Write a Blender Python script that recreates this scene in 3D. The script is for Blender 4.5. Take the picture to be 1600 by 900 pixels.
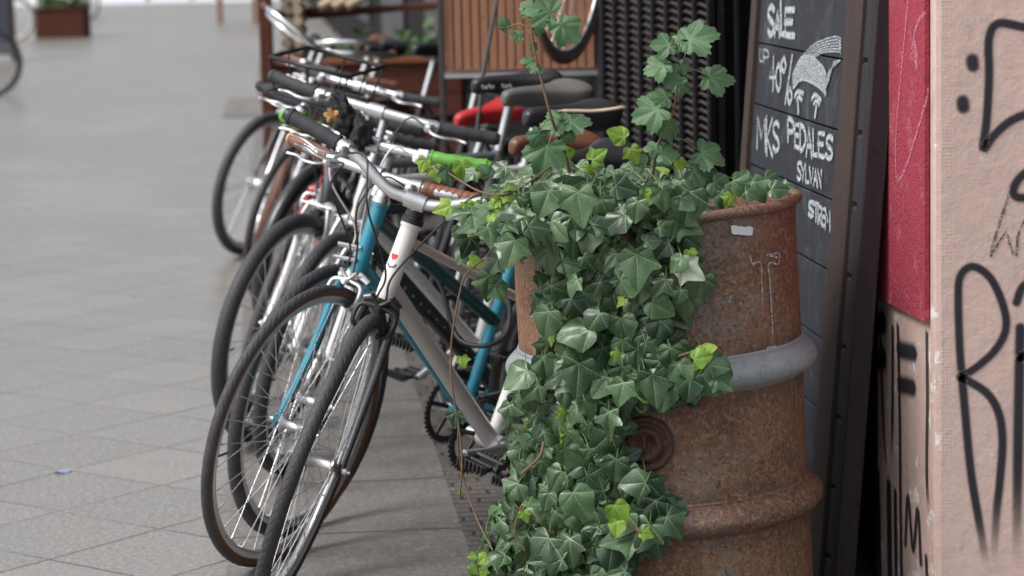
import bpy, math, random
from mathutils import Vector, Matrix, noise
random.seed(7)
PI = math.pi
V = Vector
scene = bpy.context.scene
COL = scene.collection
for o in list(bpy.data.objects):
    bpy.data.objects.remove(o)

# ---------------------------------------------------------------- camera
F = 4000.0; CH = 1.42
PITCH = math.atan(555 / 4000.0); ROLL = 0.023
cp, sp = math.cos(PITCH), math.sin(PITCH)
fwd = V((0, cp, -sp)); upv = V((0, sp, cp)); rgt = V((1, 0, 0))
cR = rgt * math.cos(ROLL) - upv * math.sin(ROLL)
cU = rgt * math.sin(ROLL) + upv * math.cos(ROLL)
CAM = V((0, 0, CH))
cam = bpy.data.cameras.new('camera'); camo = bpy.data.objects.new('camera', cam); COL.objects.link(camo)
m = Matrix((cR, cU, -fwd)).transposed().to_4x4(); m.translation = CAM
camo.matrix_world = m
cam.sensor_width = 36; cam.lens = 90; cam.clip_start = 0.1; cam.clip_end = 1000
cam.dof.use_dof = True; cam.dof.focus_distance = 4.95; cam.dof.aperture_fstop = 4.8; cam.dof.aperture_blades = 9
scene.camera = camo

# ---------------------------------------------------------------- light
world = bpy.data.worlds.new('World'); scene.world = world; world.use_nodes = True
wn = world.node_tree; wn.nodes.clear()
sky = wn.nodes.new('ShaderNodeTexSky'); sky.sky_type = 'NISHITA'; sky.sun_disc = False
SUN_EL, SUN_ROT = math.radians(52), math.radians(-115)
sky.sun_elevation = SUN_EL; sky.sun_rotation = SUN_ROT; sky.dust_density = 4.0; sky.air_density = 1.0
hs = wn.nodes.new('ShaderNodeHueSaturation'); hs.inputs['Saturation'].default_value = 0.42
bg = wn.nodes.new('ShaderNodeBackground'); bg.inputs['Strength'].default_value = 0.125
wo = wn.nodes.new('ShaderNodeOutputWorld')
wn.links.new(sky.outputs[0], hs.inputs['Color']); wn.links.new(hs.outputs[0], bg.inputs[0]); wn.links.new(bg.outputs[0], wo.inputs[0])
sl = bpy.data.lights.new('sun', 'SUN'); sl.energy = 1.3; sl.angle = math.radians(24); sl.color = (1, 0.97, 0.93)
so = bpy.data.objects.new('sun', sl); COL.objects.link(so)
# sun direction: sky rotation measured clockwise from +Y
sd = V((math.sin(SUN_ROT) * math.cos(SUN_EL), math.cos(SUN_ROT) * math.cos(SUN_EL), math.sin(SUN_EL)))
so.rotation_euler = sd.to_track_quat('Z', 'Y').to_euler(); so.location = (0, 0, 12)
scene.view_settings.view_transform = 'Standard'; scene.view_settings.look = 'None'
scene.view_settings.exposure = 0.75; scene.view_settings.gamma = 1
scene.render.engine = 'CYCLES'

def ray(px, py): return (cR * ((px - 800) / F) - cU * ((py - 450) / F) + fwd)
def at(px, py, Y):
    d = ray(px, py); return CAM + d * (Y / d.y)
def on_plane(px, py, p0, n):
    d = ray(px, py); return CAM + d * ((p0 - CAM).dot(n) / d.dot(n))

# ---------------------------------------------------------------- materials
def mk(name):
    mt = bpy.data.materials.new(name); mt.use_nodes = True; nt = mt.node_tree
    return mt, nt, nt.nodes['Principled BSDF']
def N(nt, t, **kw):
    n = nt.nodes.new(t)
    for k, v in kw.items(): setattr(n, k, v)
    return n
def setin(nt, sock, v):
    if isinstance(v, bpy.types.NodeSocket): nt.links.new(v, sock)
    else: sock.default_value = v
def mth(nt, op, a, b=None, c=None, clamp=False):
    n = N(nt, 'ShaderNodeMath', operation=op); n.use_clamp = clamp
    setin(nt, n.inputs[0], a)
    if b is not None: setin(nt, n.inputs[1], b)
    if c is not None: setin(nt, n.inputs[2], c)
    return n.outputs[0]
def mixc(nt, f, a, b):
    n = N(nt, 'ShaderNodeMix', data_type='RGBA')
    setin(nt, n.inputs[0], f)
    setin(nt, n.inputs[6], a if isinstance(a, bpy.types.NodeSocket) else (*a, 1) if len(a) == 3 else a)
    setin(nt, n.inputs[7], b if isinstance(b, bpy.types.NodeSocket) else (*b, 1) if len(b) == 3 else b)
    return n.outputs[2]
def noi(nt, scale, detail=4, rough=0.6, vec=None, dist=0):
    n = N(nt, 'ShaderNodeTexNoise'); n.inputs['Scale'].default_value = scale; n.inputs['Detail'].default_value = detail
    n.inputs['Roughness'].default_value = rough; n.inputs['Distortion'].default_value = dist
    if vec is None:
        tc = N(nt, 'ShaderNodeTexCoord'); vec = tc.outputs['Object']
    nt.links.new(vec, n.inputs['Vector']); return n.outputs['Fac']
def step(nt, v, lo, hi):
    n = N(nt, 'ShaderNodeMapRange'); n.interpolation_type = 'SMOOTHSTEP'
    setin(nt, n.inputs['Value'], v); n.inputs['From Min'].default_value = lo; n.inputs['From Max'].default_value = hi
    return n.outputs['Result']
def bump(nt, b, h, strength=0.3, dist=0.002):
    n = N(nt, 'ShaderNodeBump'); n.inputs['Strength'].default_value = strength; n.inputs['Distance'].default_value = dist
    nt.links.new(h, n.inputs['Height']); nt.links.new(n.outputs[0], b.inputs['Normal'])
def pm(name, col, rough=0.5, metal=0.0, var=0.25, scale=25, dirt=None, dlo=0.55, dhi=0.68, dscale=None, bmp=0.15, bscale=200, bdist=0.0008, coat=0.0, spec=0.5):
    mt, nt, b = mk(name)
    n1 = noi(nt, scale, 5, 0.65)
    c = mixc(nt, n1, tuple(x * (1 - var) for x in col), tuple(min(1, x * (1 + var)) for x in col))
    r = mth(nt, 'MULTIPLY_ADD', n1, 0.3, rough - 0.15, clamp=True)
    if dirt:
        n2 = step(nt, noi(nt, dscale or scale * 1.7, 6, 0.7), dlo, dhi)
        c = mixc(nt, n2, c, dirt)
        if metal:
            nt.links.new(mth(nt, 'MULTIPLY_ADD', n2, -metal, metal), b.inputs['Metallic'])
        r = mth(nt, 'MULTIPLY_ADD', n2, 0.3, r, clamp=True)
    if metal and not dirt: b.inputs['Metallic'].default_value = metal
    nt.links.new(c, b.inputs['Base Color']); nt.links.new(r, b.inputs['Roughness'])
    b.inputs['Specular IOR Level'].default_value = spec
    if coat: b.inputs['Coat Weight'].default_value = coat; b.inputs['Coat Roughness'].default_value = 0.12
    if bmp: bump(nt, b, noi(nt, bscale, 3), bmp, bdist)
    return mt
M = {}
M['chrome'] = pm('chrome', (.72, .73, .74), .2, 1.0, .08, 30, dirt=(.10, .08, .06), dlo=.62, dhi=.74, dscale=70, bmp=.05)
M['dark_chrome'] = pm('dark_chrome', (.10, .10, .105), .25, .8, .2, 30, dirt=(.03, .03, .03), dlo=.55, dhi=.65)
M['rust_guard'] = pm('rusty_mudguard', (.13, .06, .04), .6, .1, .3, 20)
M['alloy'] = pm('alloy', (.62, .63, .64), .38, .9, .12, 40, dirt=(.12, .11, .10), dlo=.6, dhi=.75, dscale=60, bmp=.1)
M['alloy_dull'] = pm('alloy_dull', (.38, .38, .38), .5, .7, .2, 40, dirt=(.07, .06, .05), dlo=.55, dhi=.7, bmp=.1)
M['silver_paint'] = pm('silver_paint', (.62, .62, .61), .32, .3, .06, 12, dirt=(.14, .12, .1), dlo=.66, dhi=.72, dscale=60, coat=.3)
M['black_paint'] = pm('black_paint', (.015, .015, .017), .3, 0, .3, 20, dirt=(.09, .08, .07), dlo=.62, dhi=.72, coat=.3)
M['black_metal'] = pm('black_metal', (.03, .03, .032), .42, .3, .3, 30, dirt=(.1, .075, .055), dlo=.6, dhi=.72)
M['plastic'] = pm('black_plastic', (.022, .022, .024), .45, 0, .3, 30, bmp=.2)
M['foam'] = pm('black_foam', (.035, .036, .042), .75, 0, .25, 60, bmp=.5, bscale=500)
M['white_paint'] = pm('white_paint', (.74, .74, .73), .3, 0, .04, 10, dirt=(.3, .26, .2), dlo=.66, dhi=.72, dscale=80, coat=.4)
M['cream_paint'] = pm('cream_paint', (.52, .47, .40), .35, 0, .06, 10, dirt=(.2, .16, .11), dlo=.62, dhi=.7, dscale=70, coat=.3)
M['teal_paint'] = pm('teal_paint', (.02, .24, .34), .3, .15, .12, 14, dirt=(.28, .12, .05), dlo=.61, dhi=.63, dscale=28, coat=.4)
M['dgreen_paint'] = pm('dark_green_paint', (.008, .045, .048), .35, 0, .15, 14, dirt=(.1, .1, .09), dlo=.66, dhi=.7, coat=.3)
M['sage_paint'] = pm('sage_paint', (.17, .26, .19), .4, 0, .1, 14, dirt=(.1, .07, .05), dlo=.63, dhi=.7)
M['red_paint'] = pm('red_paint', (.42, .02, .02), .35, 0, .15, 14, dirt=(.1, .05, .04), dlo=.63, dhi=.7, coat=.3)
M['grey_paint'] = pm('grey_paint', (.13, .135, .14), .4, .3, .15, 14, dirt=(.3, .3, .3), dlo=.66, dhi=.7)
M['leather'] = pm('brown_leather', (.13, .055, .032), .42, 0, .3, 30, dirt=(.04, .02, .012), dlo=.55, dhi=.7, bmp=.3, bscale=300)
M['leather_red'] = pm('tan_leather_wrap', (.2, .08, .04), .5, 0, .3, 50, bmp=.4, bscale=300)
M['cork'] = pm('cork', (.5, .34, .19), .7, 0, .3, 120, bmp=.3)
M['green_grip'] = pm('green_rubber', (.11, .33, .045), .5, 0, .12, 30, bmp=.4, bscale=350)
M['grey_saddle'] = pm('grey_vinyl', (.115, .11, .102), .5, 0, .12, 20, bmp=.3, bscale=300)
M['black_saddle'] = pm('black_vinyl', (.02, .02, .023), .4, 0, .2, 20, bmp=.25, bscale=300)
M['cream_trim'] = pm('cream_vinyl', (.6, .48, .34), .5, 0, .1, 20)
M['red_vinyl'] = pm('red_vinyl', (.45, .025, .03), .45, 0, .1, 20)
M['copper'] = pm('copper', (.75, .42, .25), .3, 1.0, .1, 20)
M['sticker'] = pm('white_sticker', (.75, .75, .74), .6, 0, .05, 40)
M['sticker_red'] = pm('red_sticker', (.6, .03, .03), .5, 0, .05, 40)
M['orange'] = pm('orange_reflector', (.7, .22, .02), .3, 0, .05, 40)
M['cloth'] = pm('black_cloth', (.018, .018, .02), .85, 0, .4, 60, bmp=.5, bscale=250)
M['dry_leaf'] = pm('dry_leaf', (.5, .28, .09), .7, 0, .35, 60)
M['steel_dark'] = pm('dark_steel', (.09, .09, .095), .4, .8, .3, 30, dirt=(.06, .04, .03), dlo=.5, dhi=.7)

def rubber(name, tread, side):
    mt, nt, b = mk(name)
    uv = N(nt, 'ShaderNodeUVMap').outputs[0]
    sx = N(nt, 'ShaderNodeSeparateXYZ'); nt.links.new(uv, sx.inputs[0])
    v = sx.outputs[1]; u = sx.outputs[0]
    # v: 0..1 across the profile, 0.5 = outermost; tread where |v-.5| < .2
    d = mth(nt, 'ABSOLUTE', mth(nt, 'SUBTRACT', v, .5))
    isside = step(nt, d, .19, .21)
    n1 = noi(nt, 60, 5)
    ct = mixc(nt, n1, tuple(x * .75 for x in tread), tuple(x * 1.3 for x in tread))
    cs = mixc(nt, n1, tuple(x * .75 for x in side), tuple(x * 1.2 for x in side))
    dust = step(nt, noi(nt, 9, 6, .7), .5, .75)
    c = mixc(nt, isside, ct, cs)
    c = mixc(nt, mth(nt, 'MULTIPLY', dust, .25), c, (.16, .15, .14))
    nt.links.new(c, b.inputs['Base Color']); b.inputs['Roughness'].default_value = .62
    # herringbone grooves
    ph = mth(nt, 'ADD', mth(nt, 'MULTIPLY', u, 560.0), mth(nt, 'MULTIPLY', d, 38.0))
    w = mth(nt, 'SINE', ph)
    g = mth(nt, 'MULTIPLY', step(nt, w, .35, .8), mth(nt, 'SUBTRACT', 1.0, isside))
    bump(nt, b, mth(nt, 'SUBTRACT', mth(nt, 'MULTIPLY', noi(nt, 300, 2), .3), g), .75, .0016)
    return mt
M['tyre'] = rubber('tyre_rubber', (.038, .038, .041), (.03, .03, .032))
M['tyre_gum'] = rubber('gumwall_rubber', (.038, .038, .041), (.11, .045, .02))
M['tyre_worn'] = rubber('worn_rubber', (.055, .055, .058), (.05, .05, .052))
M['tyre_rust'] = rubber('brown_rubber', (.10, .048, .03), (.09, .045, .03))
M['tyre_tan'] = rubber('tan_rubber', (.22, .16, .10), (.22, .16, .10))

# ---------------------------------------------------------------- mesh helpers
class MB:
    def __init__(s): s.v = []; s.f = []; s.m = []; s.uv = []; s.c = []; s.sm = []
    def add(s, vs, fs, mat=0, uv=None, c=(1, 1, 1, 1), smooth=True):
        o = len(s.v); s.v += [tuple(p) for p in vs]
        s.uv += uv if uv else [(0, 0)] * len(vs)
        s.c += [c] * len(vs)
        for f in fs:
            s.f.append(tuple(i + o for i in f)); s.m.append(mat); s.sm.append(smooth)
        return s
    def tube(s, pts, r, seg=12, mat=0, caps=True, closed=False, flat=1.0, up=None):
        pts = [V(p) for p in pts]; n = len(pts)
        rs = r if isinstance(r, (list, tuple)) else [r] * n
        vs = []; prev = None; L = 0; uv = []
        for i, p in enumerate(pts):
            if closed: t = pts[(i + 1) % n] - pts[i - 1]
            else: t = pts[min(i + 1, n - 1)] - pts[max(i - 1, 0)]
            t = t.normalized() if t.length > 1e-9 else V((0, 0, 1))
            if prev is None:
                a = V(up) if up else (V((0, 0, 1)) if abs(t.z) < .9 else V((1, 0, 0)))
                x = (a - t * a.dot(t)).normalized()
            else: x = (prev - t * prev.dot(t)).normalized()
            prev = x; y = t.cross(x)
            if i: L += (p - pts[i - 1]).length
            for k in range(seg):
                a = 2 * PI * k / seg
                vs.append(p + x * (math.cos(a) * rs[i] * flat) + y * (math.sin(a) * rs[i])); uv.append((L, k / seg))
        fs = []
        for i in range(n if closed else n - 1):
            j = (i + 1) % n
            for k in range(seg):
                l = (k + 1) % seg
                fs.append((i * seg + k, j * seg + k, j * seg + l, i * seg + l))
        s.add(vs, fs, mat, uv)
        if caps and not closed:
            s.add([vs[k] for k in range(seg)], [tuple(range(seg))[::-1]], mat, smooth=False)
            s.add([vs[(n - 1) * seg + k] for k in range(seg)], [tuple(range(seg))], mat, smooth=False)
        return s
    def cyl(s, a, b, r, seg=16, mat=0, r2=None):
        return s.tube([a, b], [r, r2 if r2 is not None else r], seg, mat)
    def lathe(s, prof, mat=0, seg=48, Mx=None, a0=0, a1=2 * PI, mats=None, closedprof=False):
        # prof: list of (radius, height), axis local z
        Mx = Mx or Matrix(); full = abs(a1 - a0 - 2 * PI) < 1e-6
        n = seg + 1; vs = []; uv = []; P = len(prof)
        for i in range(n):
            a = a0 + (a1 - a0) * i / seg
            for j, (r, h) in enumerate(prof):
                vs.append(Mx @ V((r * math.cos(a), r * math.sin(a), h))); uv.append((i / seg, j / (P - 1)))
        o = len(s.v); s.v += [tuple(p) for p in vs]; s.uv += uv; s.c += [(1, 1, 1, 1)] * len(vs)
        for i in range(seg):
            for j in range(P - 1):
                a, b = i * P + j, (i + 1) * P + j
                s.f.append((o + a, o + b, o + b + 1, o + a + 1)); s.m.append(mats[j] if mats else mat); s.sm.append(True)
        return s
    def box(s, c, sz, mat=0, R=None, bev=0.0):
        c = V(c); hx, hy, hz = sz[0] / 2, sz[1] / 2, sz[2] / 2; b = min(bev, hx * .9, hy * .9, hz * .9)
        R = R or Matrix.Identity(3)
        if b <= 0:
            vs = [c + R @ V((x, y, z)) for x in (-hx, hx) for y in (-hy, hy) for z in (-hz, hz)]
            fs = [(0, 1, 3, 2), (4, 6, 7, 5), (0, 4, 5, 1), (2, 3, 7, 6), (0, 2, 6, 4), (1, 5, 7, 3)]
            return s.add(vs, fs, mat, smooth=False)
        vs = []; idx = {}
        for sx in (-1, 1):
            for sy in (-1, 1):
                for sz_ in (-1, 1):
                    for ax in range(3):
                        q = [sx * hx, sy * hy, sz_ * hz]
                        for k in range(3):
                            if k != ax: q[k] -= (sx, sy, sz_)[k] * b
                        idx[(sx, sy, sz_, ax)] = len(vs); vs.append(c + R @ V(q))
        fs = []
        cy = [(-1, -1), (1, -1), (1, 1), (-1, 1)]
        for ax in range(3):
            o1, o2 = (ax + 1) % 3, (ax + 2) % 3
            for sg in (-1, 1):
                f = []
                for (p, q) in cy:
                    k = [0, 0, 0]; k[ax] = sg; k[o1] = p; k[o2] = q; f.append(idx[(*k, ax)])
                fs.append(tuple(f if sg > 0 else f[::-1]))
            for p in (-1, 1):
                for q in (-1, 1):
                    ka = [0] * 3; kb = [0] * 3
                    ka[ax] = -1; kb[ax] = 1; ka[o1] = kb[o1] = p; ka[o2] = kb[o2] = q
                    f = [idx[(*ka, o1)], idx[(*kb, o1)], idx[(*kb, o2)], idx[(*ka, o2)]]
                    fs.append(tuple(f if p * q > 0 else f[::-1]))
        for sx in (-1, 1):
            for sy in (-1, 1):
                for sz_ in (-1, 1):
                    f = [idx[(sx, sy, sz_, 0)], idx[(sx, sy, sz_, 1)], idx[(sx, sy, sz_, 2)]]
                    fs.append(tuple(f if sx * sy * sz_ > 0 else f[::-1]))
        return s.add(vs, fs, mat, smooth=False)
    def build(s, name, mats, parent=None):
        me = bpy.data.meshes.new(name); me.from_pydata(s.v, [], s.f)
        mats = mats if isinstance(mats, (list, tuple)) else [mats]
        for mt in mats: me.materials.append(M[mt] if isinstance(mt, str) else mt)
        me.polygons.foreach_set('material_index', s.m); me.polygons.foreach_set('use_smooth', s.sm)
        ul = me.uv_layers.new(name='UVMap'); li = [0] * len(me.loops); me.loops.foreach_get('vertex_index', li)
        ul.data.foreach_set('uv', [x for i in li for x in s.uv[i]])
        ca = me.color_attributes.new('rnd', 'FLOAT_COLOR', 'POINT'); ca.data.foreach_set('color', [x for q in s.c for x in q])
        me.update()
        o = bpy.data.objects.new(name, me); COL.objects.link(o)
        if parent: o.parent = parent
        return o
def tag(o, label=None, cat=None, group=None, kind=None):
    for k, v in (('label', label), ('category', cat), ('group', group), ('kind', kind)):
        if v: o[k] = v
    return o
def empty(name, label, cat, loc=(0, 0, 0), rot=(0, 0, 0), group=None):
    o = bpy.data.objects.new(name, None); COL.objects.link(o); o.location = loc; o.rotation_euler = rot
    o.empty_display_size = .1
    return tag(o, label, cat, group)
def spline(P, n=8):
    P = [V(p) for p in P]
    if len(P) < 3: return P
    Q = [P[0] * 2 - P[1]] + P + [P[-1] * 2 - P[-2]]; out = []
    for i in range(1, len(Q) - 2):
        a, b, c, d = Q[i - 1:i + 3]
        for k in range(n):
            t = k / n
            out.append(.5 * ((2 * b) + (c - a) * t + (2 * a - 5 * b + 4 * c - d) * t * t + (3 * b - a - 3 * c + d) * t ** 3))
    out.append(P[-1]); return out
def lerp(a, b, t): return a + (b - a) * t

# ================================================================= GROUND
# street front runs along (-0.1, 1); paving
def ground_mat(kind):
    mt, nt, b = mk('paving_' + kind)
    geo = N(nt, 'ShaderNodeNewGeometry').outputs['Position']
    def rotated(ang):
        mp = N(nt, 'ShaderNodeMapping', vector_type='POINT'); mp.inputs['Rotation'].default_value = (0, 0, ang)
        nt.links.new(geo, mp.inputs['Vector']); s = N(nt, 'ShaderNodeSeparateXYZ'); nt.links.new(mp.outputs[0], s.inputs[0])
        return s.outputs[0], s.outputs[1]
    if kind == 'diagonal': ang, w, h, jw = math.radians(38), .36, .36, .003
    elif kind == 'large': ang, w, h, jw = math.radians(-5.5), 9.0, .58, .005
    elif kind == 'cobble': ang, w, h, jw = math.radians(-5.5), .11, .05, .004
    x, y = rotated(ang)
    wob = noi(nt, 6 if kind != 'cobble' else 25, 3, .5, geo)
    wa = .012 if kind == 'cobble' else .006
    x = mth(nt, 'MULTIPLY_ADD', wob, wa, x); y = mth(nt, 'MULTIPLY_ADD', wob, -wa, y)
    gy = mth(nt, 'DIVIDE', mth(nt, 'ADD', y, 100.13), h); row = mth(nt, 'FLOOR', gy)
    xs = mth(nt, 'ADD', x, 100.2)
    if kind == 'cobble': xs = mth(nt, 'MULTIPLY_ADD', row, w * .37, xs)
    gx = mth(nt, 'DIVIDE', xs, w); cx = mth(nt, 'FLOOR', gx)
    def edge(g, size):
        fr = mth(nt, 'FRACT', g); return mth(nt, 'MULTIPLY', mth(nt, 'MINIMUM', fr, mth(nt, 'SUBTRACT', 1.0, fr)), size)
    e = mth(nt, 'MINIMUM', edge(gx, w), edge(gy, h))
    cmb = N(nt, 'ShaderNodeCombineXYZ'); nt.links.new(cx, cmb.inputs[0]); nt.links.new(row, cmb.inputs[1])
    wn_ = N(nt, 'ShaderNodeTexWhiteNoise'); nt.links.new(cmb.outputs[0], wn_.inputs['Vector']); cell = wn_.outputs['Value']
    n_big = noi(nt, .22, 5, .65, geo); n_mid = noi(nt, 7, 5, .65, geo); n_fine = noi(nt, 75, 4, .8, geo); n_sp = noi(nt, 120, 3, .85, geo)
    base = {'diagonal': (.222, .207, .187), 'large': (.165, .153, .140), 'cobble': (.10, .09, .08)}[kind]
    dark = tuple(q * .72 for q in base); lite = tuple(q * 1.42 for q in base)
    c = mixc(nt, cell, tuple(q * .80 for q in base), tuple(q * 1.16 for q in base))
    c = mixc(nt, step(nt, n_big, .4, .62), c, mixc(nt, .75, c, dark))  # broad stains, also painting the street's uneven reflected brightness
    c = mixc(nt, mth(nt, 'MULTIPLY', step(nt, n_mid, .42, .62), .55), c, dark)
    c = mixc(nt, mth(nt, 'MULTIPLY', step(nt, n_fine, .48, .58), .95), c, lite)
    c = mixc(nt, mth(nt, 'MULTIPLY', step(nt, n_sp, .55, .6), .85), c, (.11, .10, .093))
    c = mixc(nt, mth(nt, 'MULTIPLY', step(nt, noi(nt, 70, 2, .7, geo), .66, .72), .7), c, (.58, .52, .45))
    vo = N(nt, 'ShaderNodeTexVoronoi'); vo.inputs['Scale'].default_value = 1.6; nt.links.new(geo, vo.inputs['Vector'])
    vs_ = N(nt, 'ShaderNodeSeparateColor'); nt.links.new(vo.outputs['Color'], vs_.inputs[0])
    gum = mth(nt, 'MULTIPLY', mth(nt, 'SUBTRACT', 1.0, step(nt, mth(nt, 'MULTIPLY_ADD', n_fine, .02, vo.outputs['Distance']), .022, .034)), mth(nt, 'GREATER_THAN', vs_.outputs[0], .45))
    c = mixc(nt, mth(nt, 'MULTIPLY', gum, .6), c, mixc(nt, vs_.outputs[1], (.06, .055, .05), (.42, .4, .37)))
    joint = mth(nt, 'SUBTRACT', 1.0, step(nt, e, jw * .4, jw * 1.6))
    jn = mth(nt, 'MULTIPLY', joint, mth(nt, 'MULTIPLY_ADD', step(nt, noi(nt, 1.7, 4, .6, geo), .38, .66), .8 if kind == 'diagonal' else .4, .2 if kind == 'diagonal' else .7, clamp=True))
    c = mixc(nt, jn, c, (.022, .02, .018))
    nt.links.new(c, b.inputs['Base Color'])
    r = mth(nt, 'MULTIPLY_ADD', n_mid, -.28, {'diagonal': .46, 'large': .60, 'cobble': .8}[kind]); nt.links.new(r, b.inputs['Roughness'])
    hgt = mth(nt, 'SUBTRACT', mth(nt, 'MULTIPLY', n_fine, .15), joint)
    if kind == 'cobble': hgt = mth(nt, 'ADD', hgt, mth(nt, 'MULTIPLY', step(nt, e, 0, .012), .8))
    bump(nt, b, hgt, .5, .003 if kind != 'cobble' else .005)
    return mt
def sheet(name, pts, z, mat):
    mb = MB(); mb.add([(x, y, z) for x, y in pts], [tuple(range(len(pts)))], smooth=False)
    o = mb.build(name, mat); o['kind'] = 'structure'; return o
gd, gl, gc = ground_mat('diagonal'), ground_mat('large'), ground_mat('cobble')
sheet('ground', [(-300, -300), (300, -300), (300, 500), (-300, 500)], 0, gd)
fx = lambda c, y: c - .092 * y      # lines parallel to the street front
sheet('pavement', [(fx(-.14, -5), -5), (fx(.42, -5), -5), (fx(.42, 30), 30), (fx(-.14, 30), 30)], .004, gl)
sheet('cobble_path', [(fx(.42, -5), -5), (fx(3.4, -5), -5), (fx(3.4, 30), 30), (fx(.42, 30), 30)], .004, gc)
M['asphalt_glare'] = pm('glare_asphalt', (.62, .64, .66), .5, 0, .1, 1.0, bmp=0)  # far road: overexposed brightness put into the base colour
sheet('road', [(-60, 59), (60, 59), (60, 140), (-60, 140)], .004, 'asphalt_glare')
M['cover_stone'] = pm('cover_stone', (.2, .19, .18), .7, 0, .3, 3, dirt=(.1, .09, .09), dlo=.5, dhi=.6, dscale=5)
sheet('pavement_cover', [(-2.30, 20.6), (-1.95, 20.6), (-2.15, 23.0), (-2.52, 23.0)], .008, 'cover_stone')

# ================================================================= PILLAR (right)
def wall_mat(name, base, grain, gscale, bdist, wear=(.5, .47, .44), wlo=.66, ribs=False):
    mt, nt, b = mk(name)
    geo = N(nt, 'ShaderNodeNewGeometry').outputs['Position']
    n1 = noi(nt, 3, 5, .6, geo); n2 = noi(nt, gscale, 4, .7, geo); n3 = noi(nt, 14, 6, .7, geo)
    c = mixc(nt, n1, tuple(x * .86 for x in base), tuple(x * 1.1 for x in base))
    c = mixc(nt, mth(nt, 'MULTIPLY', step(nt, n2, .4, .7), grain), c, tuple(x * .72 for x in base))
    c = mixc(nt, mth(nt, 'MULTIPLY', step(nt, n3, wlo, wlo + .06), .7), c, wear)
    mp = N(nt, 'ShaderNodeMapping'); mp.inputs['Scale'].default_value = (22, 22, 2.2); nt.links.new(geo, mp.inputs[0])
    c = mixc(nt, mth(nt, 'MULTIPLY', step(nt, noi(nt, 1, 4, .6, mp.outputs[0]), .52, .72), .3), c, tuple(x * .6 for x in base))
    nt.links.new(c, b.inputs['Base Color']); b.inputs['Roughness'].default_value = .85
    h = mth(nt, 'MULTIPLY_ADD', n3, .8, n2)
    if ribs:
        sx = N(nt, 'ShaderNodeSeparateXYZ'); nt.links.new(geo, sx.inputs[0])
        near = mth(nt, 'MULTIPLY', step(nt, sx.outputs[0], .822, .826), mth(nt, 'SUBTRACT', 1.0, step(nt, sx.outputs[0], .850, .856)))
        zz = mth(nt, 'SINE', mth(nt, 'MULTIPLY', sx.outputs[2], 900.0)); xx = mth(nt, 'SINE', mth(nt, 'MULTIPLY', sx.outputs[0], 900.0))
        h = mth(nt, 'MULTIPLY_ADD', mth(nt, 'MULTIPLY', mth(nt, 'ADD', zz, xx), near), mth(nt, 'MULTIPLY', step(nt, n3, .4, .6), .045), h)
        c = mixc(nt, mth(nt, 'MULTIPLY', mth(nt, 'SUBTRACT', 1.0, step(nt, sx.outputs[0], .822, .834)), mth(nt, 'MULTIPLY', step(nt, n3, .58, .62), .8)), c, (.75, .74, .72)); nt.links.new(c, b.inputs['Base Color'])
    bump(nt, b, h, .8, bdist)
    return mt
M['beige_plaster'] = wall_mat('beige_plaster', (.57, .42, .37), .4, 45, .0028, ribs=True, wear=(.62, .55, .5), wlo=.64)
M['red_plaster'] = wall_mat('red_plaster', (.40, .04, .075), .9, 110, .012, wear=(.46, .11, .13), wlo=.56)
Yc, Xc = 4.9, .8175
dirw = V((-.115, 1, 0))
pil = empty('painted_pillar', 'pinkish beige plaster pillar with red upper paint and black graffiti at the shop entrance', 'wall', (Xc, Yc, 0))
def prism_xy(mb, pts, z0, z1, mat=0):
    n = len(pts)
    vs = [(x, y, z0) for x, y in pts] + [(x, y, z1) for x, y in pts]
    fs = [(i, (i + 1) % n, n + (i + 1) % n, n + i) for i in range(n)] + [tuple(range(n))[::-1], tuple(range(n, 2 * n))]
    return mb.add(vs, fs, mat, smooth=False)
mb = MB()
# local coords; rounded corner
prism_xy(mb, [(-.0495, .43), (-.001, .012), (.003, .003), (.012, 0), (1.6, 0), (1.6, .43)], 0, 4.5)
mb.build('plaster_core', 'beige_plaster', pil)
mb = MB(); off = .009
nw = V((-1, -.115, 0)).normalized() * off
a = V((-.0515, .42, 0)) + nw; b_ = V((-.006, .03, 0)) + nw
prism_xy(mb, [(a.x, a.y), (b_.x, b_.y), (b_.x + off, b_.y + .002), (a.x + off, a.y)], .65, 4.5)
ro = mb.build('red_plaster_panel', 'red_plaster', pil)

# ribbons: painted / chalked strokes lying on a surface
def paint_mat(name, col, soft=.35, grit=.0, gscale=150, rough=.7, glo=.45, ghi=.6):
    mt, nt, b = mk(name)
    uv = N(nt, 'ShaderNodeUVMap').outputs[0]; s = N(nt, 'ShaderNodeSeparateXYZ'); nt.links.new(uv, s.inputs[0])
    d = mth(nt, 'ABSOLUTE', s.outputs[1])
    al = mth(nt, 'SUBTRACT', 1.0, step(nt, d, 1 - soft, 1.0))
    endfade = step(nt, s.outputs[0], 0, 1)
    al = mth(nt, 'MULTIPLY', al, endfade)
    if grit:
        g = step(nt, noi(nt, gscale, 3, .7), glo, ghi)
        al = mth(nt, 'MULTIPLY', al, mth(nt, 'MULTIPLY_ADD', g, grit, 1 - grit))
    nt.links.new(al, b.inputs['Alpha']); b.inputs['Base Color'].default_value = (*col, 1); b.inputs['Roughness'].default_value = rough
    return mt
M['spray'] = paint_mat('black_spray', (.012, .012, .018), .72, .25, 500, glo=.3, ghi=.5)
M['spray_faint'] = paint_mat('grey_marker', (.09, .08, .085), .5, .8, 220)
M['chalk'] = paint_mat('white_chalk', (.58, .63, .66), .6, .75, 190, glo=.38, ghi=.62)
M['chalk_thin'] = paint_mat('faint_chalk', (.55, .6, .64), .5, .8, 200, glo=.4, ghi=.65)
M['pink_chalk'] = paint_mat('pink_chalk', (.6, .22, .32), .6, .85, 200)
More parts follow.
